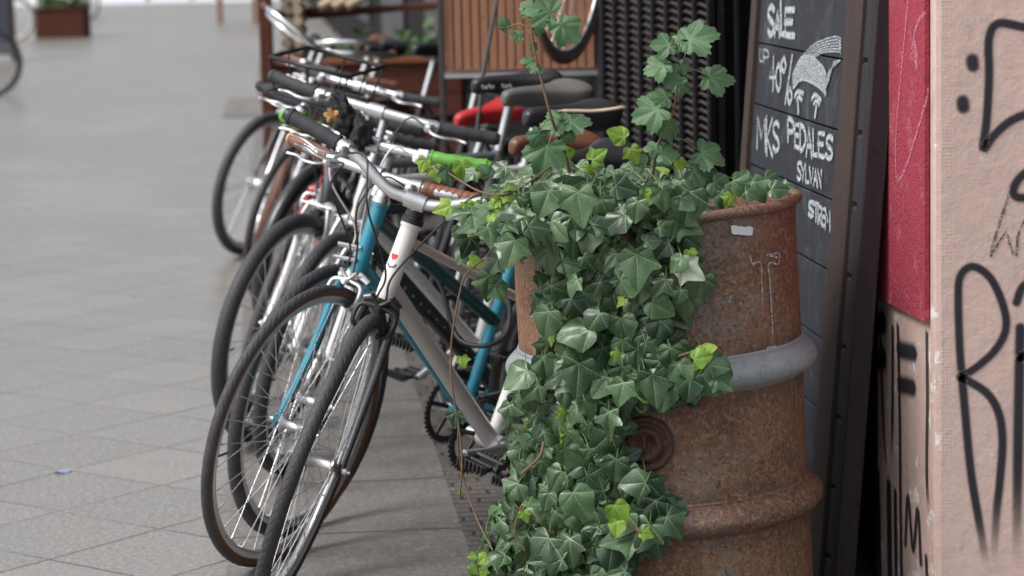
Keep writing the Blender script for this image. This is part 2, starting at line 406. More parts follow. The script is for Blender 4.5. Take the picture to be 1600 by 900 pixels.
def ribbon(mb, pts, w, n, mat=0, fade0=0, fade1=0, sm=6):
    """pts on surface, n normal vector or list; uv.x = opacity 0..1"""
    P = spline(pts, sm) if sm and len(pts) > 2 else [V(p) for p in pts]
    k = len(P); vs = []; uv = []
    L = [0]
    for i in range(1, k): L.append(L[-1] + (P[i] - P[i - 1]).length)
    T = max(L[-1], 1e-6)
    for i, p in enumerate(P):
        t = (P[min(i + 1, k - 1)] - P[max(i - 1, 0)]).normalized()
        nn = n(p) if callable(n) else n
        s = t.cross(nn).normalized(); ww = w
        o = 1.0
        if fade0: o = min(o, L[i] / T / fade0)
        if fade1: o = min(o, (1 - L[i] / T) / fade1)
        for q in (-1, -.5, 0, .5, 1): vs.append(p + s * (q * ww / 2)); uv.append((max(0, min(1, o)), q))
    # end caps
    fs = []
    for i in range(k - 1):
        for j in range(4):
            a = i * 5 + j; fs.append((a, a + 1, a + 6, a + 5))
    # round ends
    if not fade0 or not fade1:
        for e, sg in ((0, -1), (k - 1, 1)):
            if (e == 0 and fade0) or (e and fade1): continue
            t = (P[min(e + 1, k - 1)] - P[max(e - 1, 0)]).normalized() * sg; nn = n(P[e]) if callable(n) else n
            s = t.cross(nn).normalized(); b0 = len(vs)
            vs.append(P[e]); uv.append((1, 0))
            for q in range(9):
                a = PI * q / 8; vs.append(P[e] + s * (math.cos(a) * w / 2) + t * (math.sin(a) * w / 2)); uv.append((1, 1))
            for q in range(8): fs.append((b0, b0 + 1 + q, b0 + 2 + q))
    mb.add(vs, fs, mat, uv); return mb
fn = V((0, -1, 0)); fp = V((Xc, Yc - .002, 0))
loc = lambda p, root: V(p) - V(root.location)
def F_(pts): return [loc(on_plane(x, y, fp, fn), pil) for x, y in pts]
mb = MB(); W = .023
ribbon(mb, F_([(1655, 50), (1600, 42), (1560, 36), (1545, 60), (1545, 120), (1541, 190), (1536, 232), (1552, 212), (1580, 188), (1612, 178), (1650, 190)]), W, fn)
for (x, y) in ((1519, 97), (1504, 162)): ribbon(mb, F_([(x, y - 4), (x, y), (x + 1, y + 5)]), .034, fn)
ribbon(mb, F_([(1640, 262), (1605, 268), (1585, 290), (1590, 308), (1640, 305)]), W, fn)
mb2 = mb
ribbon(mb2, F_([(1503, 592), (1499, 540), (1497, 470), (1500, 432), (1520, 416), (1548, 435), (1568, 480), (1571, 515), (1556, 545), (1530, 570), (1500, 590)]), W * .95, fn)
ribbon(mb2, F_([(1500, 588), (1540, 612), (1560, 645), (1566, 690), (1562, 750), (1556, 810), (1552, 900)]), W, fn, fade1=.45)
ribbon(mb2, F_([(1503, 592), (1509, 660), (1517, 740), (1532, 830), (1545, 905)]), W, fn, fade1=.4)
ribbon(mb2, F_([(1594, 512), (1592, 600), (1590, 720), (1588, 900)]), W * 1.2, fn, fade1=.5)
ribbon(mb2, F_([(1588, 472), (1598, 448), (1620, 440), (1650, 470), (1640, 520), (1594, 560)]), W, fn)
mb2.build('graffiti', 'spray', pil)
mb = MB()
ribbon(mb, F_([(1577, 300), (1568, 330), (1555, 370), (1548, 400)]), .008, fn, sm=4)
ribbon(mb, F_([(1548, 400), (1572, 362), (1578, 385), (1588, 400), (1590, 370), (1600, 345)]), .007, fn, sm=2)
mb.build('marker_scribble', 'spray_faint', pil)
# side face of pillar
sn = V((-1, -.115, 0)).normalized(); sp0 = V((Xc, Yc, 0)) + sn * .003
def S_(pts, o=0.0): return [loc(on_plane(x, y, sp0 + sn * o, sn), pil) for x, y in pts]
mb = MB()
for pts, w, f1 in (([(1376, 530), (1378, 600), (1381, 680), (1386, 750)], .02, .4), ([(1394, 512), (1394, 620), (1392, 740)], .022, .4),
                   ([(1402, 510), (1405, 640), (1406, 760), (1408, 900)], .022, .0), ([(1447, 520), (1448, 620), (1447, 740), (1451, 812)], .018, .2),
                   ([(1404, 545), (1416, 548), (1428, 551)], .05, 0), ([(1405, 600), (1416, 602), (1426, 605)], .05, 0),
                   ([(1366, 505), (1380, 505)], .07, 0), ([(1366, 560), (1380, 560)], .07, 0),
                   ([(1414, 850), (1418, 775), (1426, 860), (1433, 795), (1438, 880)], .02, 0), ([(1372, 740), (1375, 900)], .03, 0),
                   ([(1388, 760), (1390, 900)], .05, 0), ([(1368, 660), (1370, 900)], .03, 0), ([(1446, 870), (1448, 915)], .02, 0), ([(1398, 770), (1400, 915)], .03, 0)):
    ribbon(mb, S_(pts), w, sn, fade1=f1)
mb.build('graffiti', 'spray', pil)
M['spray_haze'] = paint_mat('spray_overspray', (.03, .03, .05), .98, .75, 25, glo=.35, ghi=.65)
mb = MB()
for a, b2, w in (((1385, 640), (1388, 905), .22), ((1408, 760), (1410, 905), .16), ((1440, 800), (1441, 905), .10)): ribbon(mb, S_([a, b2], -.0015), w, sn, fade0=.4, fade1=.01, sm=0)
mb.build('overspray', 'spray_haze', pil)
mb = MB()
ribbon(mb, S_([(1420, -10), (1411, 80), (1402, 180), (1399, 240), (1402, 282), (1415, 262), (1430, 215), (1445, 165), (1450, 140)], .010), .012, sn)
ribbon(mb, S_([(1445, 20), (1434, 35), (1428, 60), (1425, 75)], .010), .014, sn)
mb.build('chalk_scribble', 'pink_chalk', pil)
mb = MB(); ribbon(mb, S_([(1428, 66), (1431, 82), (1432, 102)], .010), .03, sn)
mb.build('paint_smear', 'pink_chalk', pil)

# ================================================================= BUILDING with shop front
M['dark_wall'] = pm('dark_painted_wall', (.010, .010, .011), .7, 0, .4, 6, dirt=(.02, .018, .017), dlo=.55, dhi=.7, bscale=60, spec=.12)
M['far_wall'] = pm('brown_facade', (.16, .12, .095), .8, 0, .3, 2, dirt=(.06, .05, .04), dlo=.45, dhi=.65)
M['glass_dark'] = pm('dark_glass', (.01, .012, .014), .3, 0, .1, 3, bmp=0, spec=.15)
M['grille_black'] = pm('grille_black', (.022, .022, .026), .4, .4, .3, 20, dirt=(.07, .055, .045), dlo=.58, dhi=.72)
M['grille_link'] = pm('grille_link', (.06, .05, .045), .55, .4, .3, 40)
bld = empty('shop_building', 'dark fronted shop building along the right side of the pavement', 'building', (1.2, 12, 0))
B_ = lambda x, y: (x - 1.2, y - 12)
mb = MB()
prism_xy(mb, [B_(.795, 5.33), B_(2.4, 5.33), B_(2.4, 7.2), B_(.70, 7.2)], 0, 7)
mb.build('recess_wall', 'dark_wall', bld)
mb = MB()
prism_xy(mb, [B_(.54, 7.22), B_(2.4, 7.22), B_(2.4, 60), B_(-4.7, 60), B_(.0, 12.9), B_(.28, 9.0), B_(.40, 8.25)], 0, 7)
mb.build('facade_wall', 'dark_wall', bld)
mb = MB(); prism_xy(mb, [B_(.77, 5.30), B_(3, 5.3), B_(3, 5.33), B_(.77, 5.335)], 4.0, 7); mb.build('upper_wall', 'far_wall', bld)
for y0 in (15, 21, 27, 33, 40, 47):
    for z0, z1 in ((.5, 2.9), (3.6, 5.2)):
        mb = MB(); x = lambda y: -.0 - (y - 12.9) * .0998 - .03
        prism_xy(mb, [B_(x(y0), y0), B_(x(y0) + .05, y0), B_(x(y0 + 3.4) + .05, y0 + 3.4), B_(x(y0 + 3.4), y0 + 3.4)], z0, z1)
        mb.build('window', 'glass_dark', bld)
# door frame edges seen beside the blackboard
mb = MB()
for px, Y, w in ((1128, 7.16, .02), (1112, 7.2, .012), (1152, 7.1, .015)):
    p = at(px, 100, Y); mb.box((p.x - 1.2, p.y - 12, 1.4), (w, .02, 2.8), bev=.003)
mb.build('door_frame', 'grille_black', bld)

# concertina steel grille
gr = empty('steel_grille', 'folded black steel concertina grille with vertical ribs beside the door', 'grille', (.4, 7.5, 0))
A0 = at(1108, 100, 7.05); A1 = at(942, 100, 7.85)
nr = 9
for i in range(nr):
    t = i / (nr - 1); p = lerp(A0, A1, t); x, y = p.x - .4, p.y - 7.5
    mb = MB(); mb.box((x, y, 1.3), (.012, .03, 2.5), bev=.002)
    mb.box((x + .010, y + .012, 1.3), (.016, .012, 2.5), bev=.002)
    for k in range(125):
        z = .08 + k * .02; mb.cyl((x - .002, y - .017, z), (x - .002, y - .025, z), .0055, 6)
    mb.build('rib', 'grille_black', gr)
mb = MB()
dx = (A1 - A0) / (nr - 1)
for i in range(nr - 1):
    p = lerp(A0, A1, i / (nr - 1)) - V((.4, 7.5, 0))
    for k in range(112):
        z = .08 + k * .0225
        mb.tube([(p.x, p.y + .01, z), (p.x + dx.x * .5, p.y + dx.y * .5 + .022, z + .008), (p.x + dx.x, p.y + dx.y + .01, z)], .0055, 5, caps=False)
mb.build('cross_link', 'grille_link', gr)

# ================================================================= BLACKBOARD
M['board_wood'] = pm('blackboard_planks', (.032, .034, .040), .55, 0, .35, 9, dirt=(.10, .10, .11), dlo=.52, dhi=.75, dscale=7, bscale=90)
def streaky(name, a, b2, sc=(3, 3, 40)):
    mt, nt, b = mk(name); tc = N(nt, 'ShaderNodeTexCoord').outputs['Object']
    mp = N(nt, 'ShaderNodeMapping'); mp.inputs['Scale'].default_value = sc; nt.links.new(tc, mp.inputs[0])
    n1 = noi(nt, 3, 6, .65, mp.outputs[0], .4)
    c = mixc(nt, n1, a, b2); c = mixc(nt, mth(nt, 'MULTIPLY', step(nt, noi(nt, 30, 4), .6, .72), .6), c, tuple(q * .5 for q in a))
    if 'slate' in name: c = mixc(nt, mth(nt, 'MULTIPLY', step(nt, noi(nt, 5, 6, .75, None, 1.5), .48, .75), .4), c, (.17, .18, .19))
    nt.links.new(c, b.inputs['Base Color']); b.inputs['Roughness'].default_value = .65; b.inputs['Specular IOR Level'].default_value = .2; bump(nt, b, n1, .5, .002); return mt
M['slate'] = streaky('slate_planks', (.011, .012, .016), (.052, .055, .066), (30, 30, 1.5))
M['frame_wood'] = streaky('dark_frame_wood', (.03, .021, .019), (.08, .057, .05), (20, 20, 2))
M['slate_side'] = streaky('dark_blocks', (.014, .014, .02), (.05, .047, .058), (20, 20, 2))
M['frame_dark'] = streaky('charcoal_frame_wood', (.014, .011, .014), (.045, .036, .042), (20, 20, 2))
bd = V((-.1, 1, 0)).normalized()
lean = math.radians(4.6)
# u: up along leaning board
bn0 = V((-1, -.1, 0)).normalized()
bu = (V((0, 0, 1)) * math.cos(lean) - bn0 * math.sin(lean)).normalized()
bn = bu.cross(bd).normalized()
if bn.x > 0: bn = -bn
Pref = at(1317, 84, 5.5)
zb = Pref.z / bu.z; base = Pref - bu * zb      # point on the ground below Pref
def board_pt(s, h, o=0.0): return bd * s + bu * h + bn * o   # local to root at base
bb = empty('blackboard', 'leaning black plank chalkboard sign with sale lettering behind the rusty drum', 'sign', base)
def bquad(mb, s0, s1, h0, h1, th, mat=0, o=0, bev=.003):
    c = board_pt((s0 + s1) / 2, (h0 + h1) / 2, o - th / 2)
    R = Matrix((bd, bn, bu)).transposed()
    mb.box(c, (abs(s1 - s0), th, h1 - h0), mat, R, bev)
def s_of(px, py=84, o=0.0):
    p = on_plane(px, py, base + bn * o, bn); return (p - base).dot(bd)
def h_of(px, py): return (on_plane(px, py, base, bn) - base).dot(bu)
s_far, s_farin, s_in, s_nf, s_bl, s_end = s_of(1168, o=.014), s_of(1184), s_of(1317, o=.014), s_of(1341, o=.014), s_of(1365, o=.012), s_of(1390, o=-.033)
ls = [h_of(1250, 80), h_of(1243, 181), h_of(1237, 285)]
hstep = (ls[0] - ls[2]) / 2
hs_ = [ls[0] + hstep * 6 - i * hstep for i in range(20)]
hs_ = [h for h in hs_ if h > -.05]
for a, b2 in zip(hs_[:-1], hs_[1:]):
    mb = MB(); bquad(mb, s_in - .01, s_farin + .01, max(b2, .02) + .002, a - .002, .02, bev=.0015, o=random.uniform(-.001, .001)); mb.build('plank', 'slate', bb)
for (a, b2, mt, o, nm) in ((s_farin, s_far, 'frame_wood', .014, 'frame_post'), (s_nf, s_in, 'frame_wood', .014, 'frame_post'), (s_end, s_bl, 'frame_dark', .012, 'frame_post')):
    mb = MB(); bquad(mb, min(a, b2), max(a, b2), 0, 2.2, .045, o=o); mb.build(nm, mt, bb)
hb0 = (on_plane(1352, 95, base, bn) - base).dot(bu); hbs = (on_plane(1352, 95, base, bn) - on_plane(1345, 208, base, bn)).dot(bu)
k = -5
while hb0 - k * hbs > hbs * .2:
    mb = MB(); t = hb0 - k * hbs; bquad(mb, s_bl + .003, s_nf - .006, max(t - hbs, 0) + .003, t - .003, .04, o=.006, bev=.005); mb.build('side_block', 'slate_side', bb); k += 1
mb = MB(); bquad(mb, s_end, s_far, .0, 2.18, .01, o=-.034); mb.build('back_panel', 'frame_dark', bb)
STK = {'S': [[(1, .1), (.6, 0), (.1, .15), (.15, .4), (.8, .6), (.9, .85), (.4, 1), (0, .88)]], 'A': [[(0, 1), (.45, 0), (1, 1)], [(.2, .65), (.8, .65)]],
       'L': [[(0, 0), (.05, 1), (1, .97)]], 'E': [[(1, 0), (0, .03), (.05, 1), (1, 1)], [(0, .5), (.8, .48)]], 'U': [[(0, 0), (.1, .9), (.6, 1), (1, .8), (1, 0)]],
       'P': [[(0, 1), (0, 0), (.8, .05), (1, .3), (.7, .52), (0, .55)]], '4': [[(.6, 1), (.65, 0), (0, .65), (1, .62)]], '0': [[(.5, 0), (.05, .3), (.05, .75), (.5, 1), (.95, .7), (.95, .25), (.5, 0)]],
       '%': [[(1, 0), (.35, 1)], [(.25, .05), (0, .2), (.2, .35), (.45, .2), (.25, .05)], [(.8, .68), (.6, .83), (.75, 1), (1, .85), (.8, .68)]],
       'M': [[(0, 1), (.1, 0), (.5, .65), (.9, 0), (1, 1)]], 'K': [[(0, 0), (.05, 1)], [(1, 0), (.1, .55), (1, 1)]], 'D': [[(0, 0), (0, 1), (.6, .9), (1, .5), (.6, .1), (0, 0)]],
       'I': [[(.5, 0), (.5, 1)]], 'V': [[(0, 0), (.5, 1), (1, 0)]], 'N': [[(0, 1), (0, 0), (1, 1), (1, 0)]], 'T': [[(0, 0), (1, 0)], [(.5, 0), (.5, 1)]],
       'R': [[(0, 1), (0, 0), (.8, .05), (1, .28), (.7, .5), (0, .5), (1, 1)]], 'Y': [[(0, 0), (.5, .5), (1, 0)], [(.5, .5), (.3, 1)]]}
def bp(x, y): return on_plane(x, y, base + bn * .0035, bn) - base
def glyph(mb, ch, x0, y0, x1, y1, w, sl=.25):
    cw, chh = x1 - x0, y1 - y0 - sl * (x1 - x0)
    sharp = ch in 'ALEMKVNTRYI4'
    for st in STK[ch]:
        pts = [bp(x0 + a * cw + random.uniform(-.4, .4), y0 + sl * a * cw + b2 * chh) for a, b2 in st]
        ribbon(mb, pts, w, bn, sm=0 if sharp else 5)
mb = MB()
z1 = lambda s, l: [(c, 940 + a / 3, b2 / 3, 940 + d / 3, e / 3) for c, a, b2, d, e in l]
for c, a, b2, d, e in z1(0, [('S', 780, 30, 808, 165), ('A', 812, 55, 836, 165), ('L', 840, 12, 856, 162), ('E', 860, 42, 903, 168)]): glyph(mb, c, a, b2, d, e, .024, .1)
for c, a, b2, d, e in z1(0, [('4', 788, 255, 815, 425), ('0', 818, 300, 840, 425), ('%', 842, 258, 893, 485)]): glyph(mb, c, a, b2, d, e, .018, .1)
for c, a, b2, d, e in z1(0, [('M', 728, 545, 768, 705), ('K', 772, 550, 800, 732), ('S', 804, 570, 832, 712), ('P', 874, 560, 902, 668), ('E', 906, 580, 926, 692), ('D', 932, 585, 956, 705),
                            ('A', 960, 598, 986, 735), ('L', 992, 612, 1010, 730), ('E', 1016, 620, 1044, 736), ('S', 1052, 635, 1083, 748)]): glyph(mb, c, a, b2, d, e, .018, .3)
for c, a, b2, d, e in z1(0, [('S', 917, 757, 935, 845), ('Y', 938, 765, 954, 850), ('L', 957, 775, 972, 857), ('V', 975, 785, 992, 865), ('A', 994, 790, 1011, 872), ('N', 1013, 795, 1029, 880)]): glyph(mb, c, a, b2, d, e, .014, .4)
for c, a, b2, d, e in [('S', 610, 120, 632, 190), ('T', 630, 128, 652, 208), ('R', 650, 140, 665, 220), ('E', 666, 150, 681, 228), ('M', 681, 152, 700, 245)]:
    glyph(mb, c, 1040 + a / 2.727, 270 + b2 / 2.727, 1040 + d / 2.727, 270 + e / 2.727, .015, .4)
Z = lambda l: [bp(940 + x / 3, y / 3) for x, y in l]
for l in ([(905, 452), (918, 430), (945, 438)], [(915, 468), (925, 455), (938, 468)], [(985, 465), (1000, 445), (1028, 470)], [(995, 485), (1008, 470), (1020, 490)]): ribbon(mb, Z(l), .016, bn)
for l in ([(920, 482), (922, 525)], [(1006, 500), (1000, 542)]): ribbon(mb, Z(l), .02, bn)
for y in range(0, 9):   # filled cap made of side by side chalk passes
    t = y / 8
    ribbon(mb, Z([(897 + 2 * t, 350 + 60 * t), (935, 275 + 75 * t + 20 * t), (985, 272 + 110 * t), (1035, 318 + 100 * t), (1050, 350 + 90 * t)]), .014, bn)
mb.build('chalk_lettering', 'chalk', bb)
mb = MB()
for c, a, b2, d, e in z1(0, [('U', 740, 228, 755, 290), ('P', 762, 236, 784, 300)]): glyph(mb, c, a, b2, d, e, .008, .2)
for i in range(6):
    t = i / 5
    ribbon(mb, Z([(935 + 60 * t, 270), (1000 + 40 * t, 205 + 40 * t), (1090 + 20 * t, 172 + 70 * t), (1122, 182 + 70 * t)]), .005, bn)
mb.build('chalk_sketch', 'chalk_thin', bb)
mb = MB()
for i in range(8):
    t = i / 7
    ribbon(mb, Z([(1118 - 30 * t, 282 + 4 * t), (1060 + 10 * t, 345 + 10 * t), (1045 + 8 * t, 450 - 40 * t)]), .005, bn)
mb.build('chalk_sketch', 'chalk_thin', bb)

# ================================================================= RUSTY DRUM
def drum_mat(name, grey, gbias):
    mt, nt, b = mk(name); tc = N(nt, 'ShaderNodeTexCoord').outputs['Object']
    s = N(nt, 'ShaderNodeSeparateXYZ'); nt.links.new(tc, s.inputs[0])
    n1 = noi(nt, 5, 6, .65, tc); n2 = noi(nt, 28, 5, .7, tc); n3 = noi(nt, 130, 4, .85, tc); n4 = noi(nt, 75, 4, .7, tc)
    c = mixc(nt, step(nt, n1, .32, .66), (.078, .034, .018), (.245, .118, .062))
    c = mixc(nt, mth(nt, 'MULTIPLY', step(nt, n3, .4, .65), .55), c, (.21, .12, .078))
    # remains of grey-blue paint
    g = mth(nt, 'ADD', mth(nt, 'MULTIPLY_ADD', n1, 1.0, mth(nt, 'MULTIPLY', n2, .6)), mth(nt, 'MULTIPLY_ADD', n3, .35, gbias))
    left = mth(nt, 'MULTIPLY', mth(nt, 'SUBTRACT', 1.0, step(nt, mth(nt, 'ABSOLUTE', mth(nt, 'SUBTRACT', s.outputs[0], .05)), .03, .22)), .16)
    zt = mth(nt, 'MULTIPLY', step(nt, s.outputs[2], .58, .88), .12)
    g = mth(nt, 'ADD', g, mth(nt, 'ADD', left, zt))
    gm = step(nt, g, .93, 1.25)
    c = mixc(nt, gm, c, grey)
    c = mixc(nt, mth(nt, 'MULTIPLY', step(nt, n4, .56, .66), .15 if 'grey' in name else .8), c, (.05, .022, .015))
    c = mixc(nt, mth(nt, 'MULTIPLY', step(nt, noi(nt, 34, 6, .75, tc, 1.0), .58, .66), .75), c, (.3, .11, .03))
    c = mixc(nt, mth(nt, 'MULTIPLY', step(nt, noi(nt, 95, 3, .8, tc), .5, .62), .25 if 'grey' in name else .65), c, (.37, .225, .13))
    c = mixc(nt, mth(nt, 'MULTIPLY', step(nt, noi(nt, 150, 3, .8, tc), .54, .62), .08 if 'grey' in name else .65), c, (.06, .028, .02))
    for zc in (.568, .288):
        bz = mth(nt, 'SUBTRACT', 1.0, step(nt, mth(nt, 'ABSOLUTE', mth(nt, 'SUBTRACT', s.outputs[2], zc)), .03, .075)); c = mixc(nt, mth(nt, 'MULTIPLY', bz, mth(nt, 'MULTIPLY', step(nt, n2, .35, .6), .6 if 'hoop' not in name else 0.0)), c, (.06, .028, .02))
    # runs
    mp = N(nt, 'ShaderNodeMapping'); mp.inputs['Scale'].default_value = (26, 26, 1.6); nt.links.new(tc, mp.inputs[0])
    c = mixc(nt, mth(nt, 'MULTIPLY', step(nt, noi(nt, 1, 5, .6, mp.outputs[0]), .54, .75), .45), c, (.10, .05, .035))
    nt.links.new(c, b.inputs['Base Color'])
    nt.links.new(mth(nt, 'MULTIPLY_ADD', gm, -.15, .6), b.inputs['Roughness'])
    nt.links.new(mth(nt, 'MULTIPLY', gm, .25), b.inputs['Metallic'])
    bump(nt, b, mth(nt, 'ADD', mth(nt, 'MULTIPLY', n3, .6), mth(nt, 'ADD', n4, mth(nt, 'MULTIPLY', n1, 2))), .6, .004)
    return mt
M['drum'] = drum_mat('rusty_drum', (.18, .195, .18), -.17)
M['hoop_grey'] = drum_mat('worn_grey_hoop', (.30, .345, .365), .62)
M['hoop_rust'] = drum_mat('rusty_hoop', (.19, .12, .10), .0)
M['soil'] = pm('soil', (.035, .025, .018), .95, 0, .5, 40, bmp=1, bscale=60, bdist=.02)
DR = .285
dl = V((.318, 5.09, 0)); dlean = math.radians(-2.2)
drum = empty('rusty_drum', 'rusty steel oil drum used as planter, grey hoop and torn white tape', 'drum', dl, (0, dlean, 0))
Md = Matrix.Translation(dl) @ Matrix.Rotation(dlean, 4, 'Y'); Mdi = Md.inverted()
mb = MB()
mb.lathe([(.0, .012), (.27, .012), (.28, 0), (.287, .004), (DR, .02), (DR, .257), (DR + .001, .262)], seg=96)
mb.lathe([(DR, .316), (DR - .001, .33), (DR - .002, .42), (DR, .536), (DR + .001, .540)], seg=96)
mb.lathe([(DR, .598), (DR - .001, .61), (DR - .001, .72), (DR - .003, .80), (DR - .001, .868)], seg=96)
mb.lathe([(DR - .012, .80), (DR - .012, .878)], seg=96)
# dents: slight irregularity
for i, (x, y, z) in enumerate(mb.v):
    r = math.hypot(x, y)
    if r > .2:
        k = 1 + .008 * (noise.noise(V((x * 4, y * 4, z * 5))) )
        mb.v[i] = (x * k, y * k, z)
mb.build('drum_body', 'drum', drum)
def hoop(zc, mt, lab):
    mb = MB(); p = []
    for k in range(17):
        a = -PI / 2 + PI * k / 16; p.append((DR - .004 + .027 * max(0, math.cos(a)) ** .9, zc + .025 * math.sin(a)))
    p = [(DR - .001, zc - .036), (DR + .004, zc - .031), (DR + .012, zc - .027), (DR + .020, zc - .022), (DR + .0265, zc - .014), (DR + .029, zc - .004), (DR + .0275, zc + .005), (DR + .022, zc + .013), (DR + .014, zc + .021), (DR + .006, zc + .027), (DR + .002, zc + .030), (DR + .0035, zc + .0325), (DR + .0025, zc + .036), (DR - .001, zc + .037)]
    mb.lathe(p, seg=96); o = mb.build('hoop', mt, drum); o['label'] = lab
hoop(.568, 'hoop_grey', 'grey worn upper hoop'); hoop(.288, 'hoop_rust', 'rusty brown lower hoop')
mb = MB(); p = []
for k in range(13):
    a = -PI * .75 + 2 * PI * k / 12; p.append((DR + .004 + .010 * math.cos(a), .878 + .0105 * math.sin(a)))
mb.lathe(p, seg=96)
for i, (x, y, z) in enumerate(mb.v): mb.v[i] = (x, y, z + .003 * noise.noise(V((x * 9, y * 9, 0))))
mb.build('rim', 'hoop_rust', drum)
mb = MB(); vs = [(0, 0, .86)]; fs = []
for r in range(1, 9):
    for k in range(40):
        a = 2 * PI * k / 40; rr = .274 * r / 8; vs.append((rr * math.cos(a), rr * math.sin(a), .835 + .03 * (1 - (r / 8) ** 2) + .008 * noise.noise(V((rr * math.cos(a) * 20, rr * math.sin(a) * 20, 0)))))
for k in range(40): fs.append((0, 1 + k, 1 + (k + 1) % 40))
for r in range(7):
    for k in range(40): a = 1 + r * 40 + k; b2 = 1 + r * 40 + (k + 1) % 40; fs.append((a, a + 40, b2 + 40, b2))
mb.add(vs, fs); mb.build('soil', 'soil', drum)
def drum_pt(px, py, extra=.0015):
    o = Mdi @ CAM; d = (Mdi.to_3x3() @ ray(px, py)); R = DR + extra
    A = d.x ** 2 + d.y ** 2; Bq = 2 * (o.x * d.x + o.y * d.y); C = o.x ** 2 + o.y ** 2 - R * R
    disc = Bq * Bq - 4 * A * C
    if disc < 0: disc = 0
    t = (-Bq - math.sqrt(disc)) / (2 * A); return o + d * t
dn = lambda p: V((p.x, p.y, 0)).normalized()
# bung
pc = drum_pt(1008, 694, 0); n_ = dn(pc); tx = V((0, 0, 1)).cross(n_).normalized()
Mb = Matrix((tx, V((0, 0, 1)), n_)).transposed().to_4x4(); Mb.translation = pc + n_ * .001
mb = MB(); mb.lathe([(.056, -.004), (.054, .006), (.047, .008), (.043, .002), (.036, .002), (.034, .010), (.024, .011), (.020, .004), (.0, .004)], seg=40, Mx=Mb)
mb.box(pc + n_ * .008, (.006, .03, .004), 0, Mb.to_3x3(), .001)
M['bung_dark'] = pm('dark_rusty_bung', (.07, .032, .022), .6, .2, .5, 50, dirt=(.16, .08, .045), dlo=.5, dhi=.65, bmp=.5)
mb.build('bung', 'bung_dark', drum)
mb = MB()
g = [[drum_pt(1142 + (1176 - 1142) * i / 6 + random.uniform(-1.5, 1.5) * (i in (0, 6)), 352 + 2.5 * i / 6 + 13 * j + random.uniform(-1.2, 1.2), .003 + .0015 * random.random()) for j in (0, 1)] for i in range(7)]
vs = [p for c in g for p in c]; mb.add(vs, [(2 * i, 2 * i + 2, 2 * i + 3, 2 * i + 1) for i in range(6)]); mb.build('tape', 'sticker', drum)
D_ = lambda l: [drum_pt(x, y) for x, y in l]
mb = MB()
ribbon(mb, D_([(1173, 400), (1176, 412), (1188, 410), (1190, 430), (1191, 460), (1193, 505)]), .0045, dn, fade1=.5)
ribbon(mb, D_([(1203, 398), (1217, 396), (1216, 412), (1201, 412), (1203, 440), (1206, 490), (1208, 545)]), .0045, dn, fade1=.2)
ribbon(mb, D_([(1198, 398), (1214, 402)]), .006, dn)
ribbon(mb, D_([(1140, 472), (1141, 466), (1143, 461)]), .0035, dn)
ribbon(mb, D_([(1200, 545), (1212, 543)]), .012, dn)
mb.build('chalk_mark', 'chalk_thin', drum)

# ================================================================= BICYCLES
def xf(mb, Mx):
    mb.v = [tuple(Mx @ V(p)) for p in mb.v]; return mb
def wheel(parent, part, c, R, tr, o, front=True, Mx=None, spokes=32):
    """axle along y, centre c (before Mx)"""
    Mx = Mx or Matrix()
    T = Mx @ Matrix.Translation(V(c)) @ Matrix.Rotation(PI / 2, 4, 'X')   # lathe z -> -y
    rim_r = R - 2 * tr; dp = o.get('rim_depth', .016); hw = max(.0085, tr * .62)
    mb = MB(); mb.lathe([(rim_r + .006, -hw), (rim_r - .004, -hw - .0008), (rim_r - dp * .7, -hw * .75), (rim_r - dp, -hw * .35), (rim_r - dp, hw * .35), (rim_r - dp * .7, hw * .75), (rim_r - .004, hw + .0008), (rim_r + .006, hw), (rim_r + .002, hw * .7), (rim_r + .002, -hw * .7), (rim_r + .006, -hw)], seg=72, Mx=T)
    w = mb.build(part, o.get('rim', 'alloy'), parent)
    mb = MB(); pr = []
    for k in range(17):
        a = PI + 2 * PI * (k / 16); pr.append((R - tr + tr * math.cos(a) * 1.0, tr * math.sin(a)))
    mb.lathe(pr, seg=96, Mx=T); mb.build('tyre', o.get('tyre', 'tyre'), w)
    hubw = .032 if front else .04; hr = o.get('hub_r', .011)
    mb = MB(); fr = .021 if hr < .02 else hr + .006
    mb.lathe([(0, -hubw - .018), (.0055, -hubw - .018), (.0055, -hubw - .008), (.010, -hubw - .008), (.010, -hubw - .002), (fr, -hubw), (fr, -hubw + .003), (hr, -hubw + .008), (hr * .9, 0), (hr, hubw - .008), (fr, hubw - .003), (fr, hubw), (.010, hubw + .002), (.010, hubw + .008), (.0055, hubw + .008), (.0055, hubw + .018), (0, hubw + .018)], seg=20, Mx=T)
    mb.build('hub', o.get('hub', 'alloy'), w)
    mb = MB()
    for i in range(spokes):
        sd = 1 if i % 2 else -1; a = 2 * PI * (i + .5) / spokes; cross = (1 if (i // 2) % 2 else -1) * 2 * PI / spokes * 5
        p1 = V((math.cos(a) * (rim_r - dp), math.sin(a) * (rim_r - dp), sd * hw * .15))
        p0 = V((math.cos(a + cross) * fr * .9, math.sin(a + cross) * fr * .9, sd * (hubw - .001)))
        mb.tube([T @ p0, T @ p1], .0011, 5, caps=False)
        mb.tube([T @ lerp(p1, p0, .05), T @ p1], .002, 5, caps=False)
    mb.build('spokes', 'chrome' if not o.get('black_spokes') else 'black_metal', w)
    mb = MB(); mb.cyl(T @ V((rim_r - dp, 0, 0)), T @ V((rim_r - dp - .035, 0, 0)), .003, 6); mb.build('valve', 'black_metal', w)
    if o.get('reflector'):
        mb = MB(); mb.box((R * .6, 0, 0), (.03, .07, .008), bev=.003); xf(mb, T); mb.build('reflector', 'orange', w)
    return w
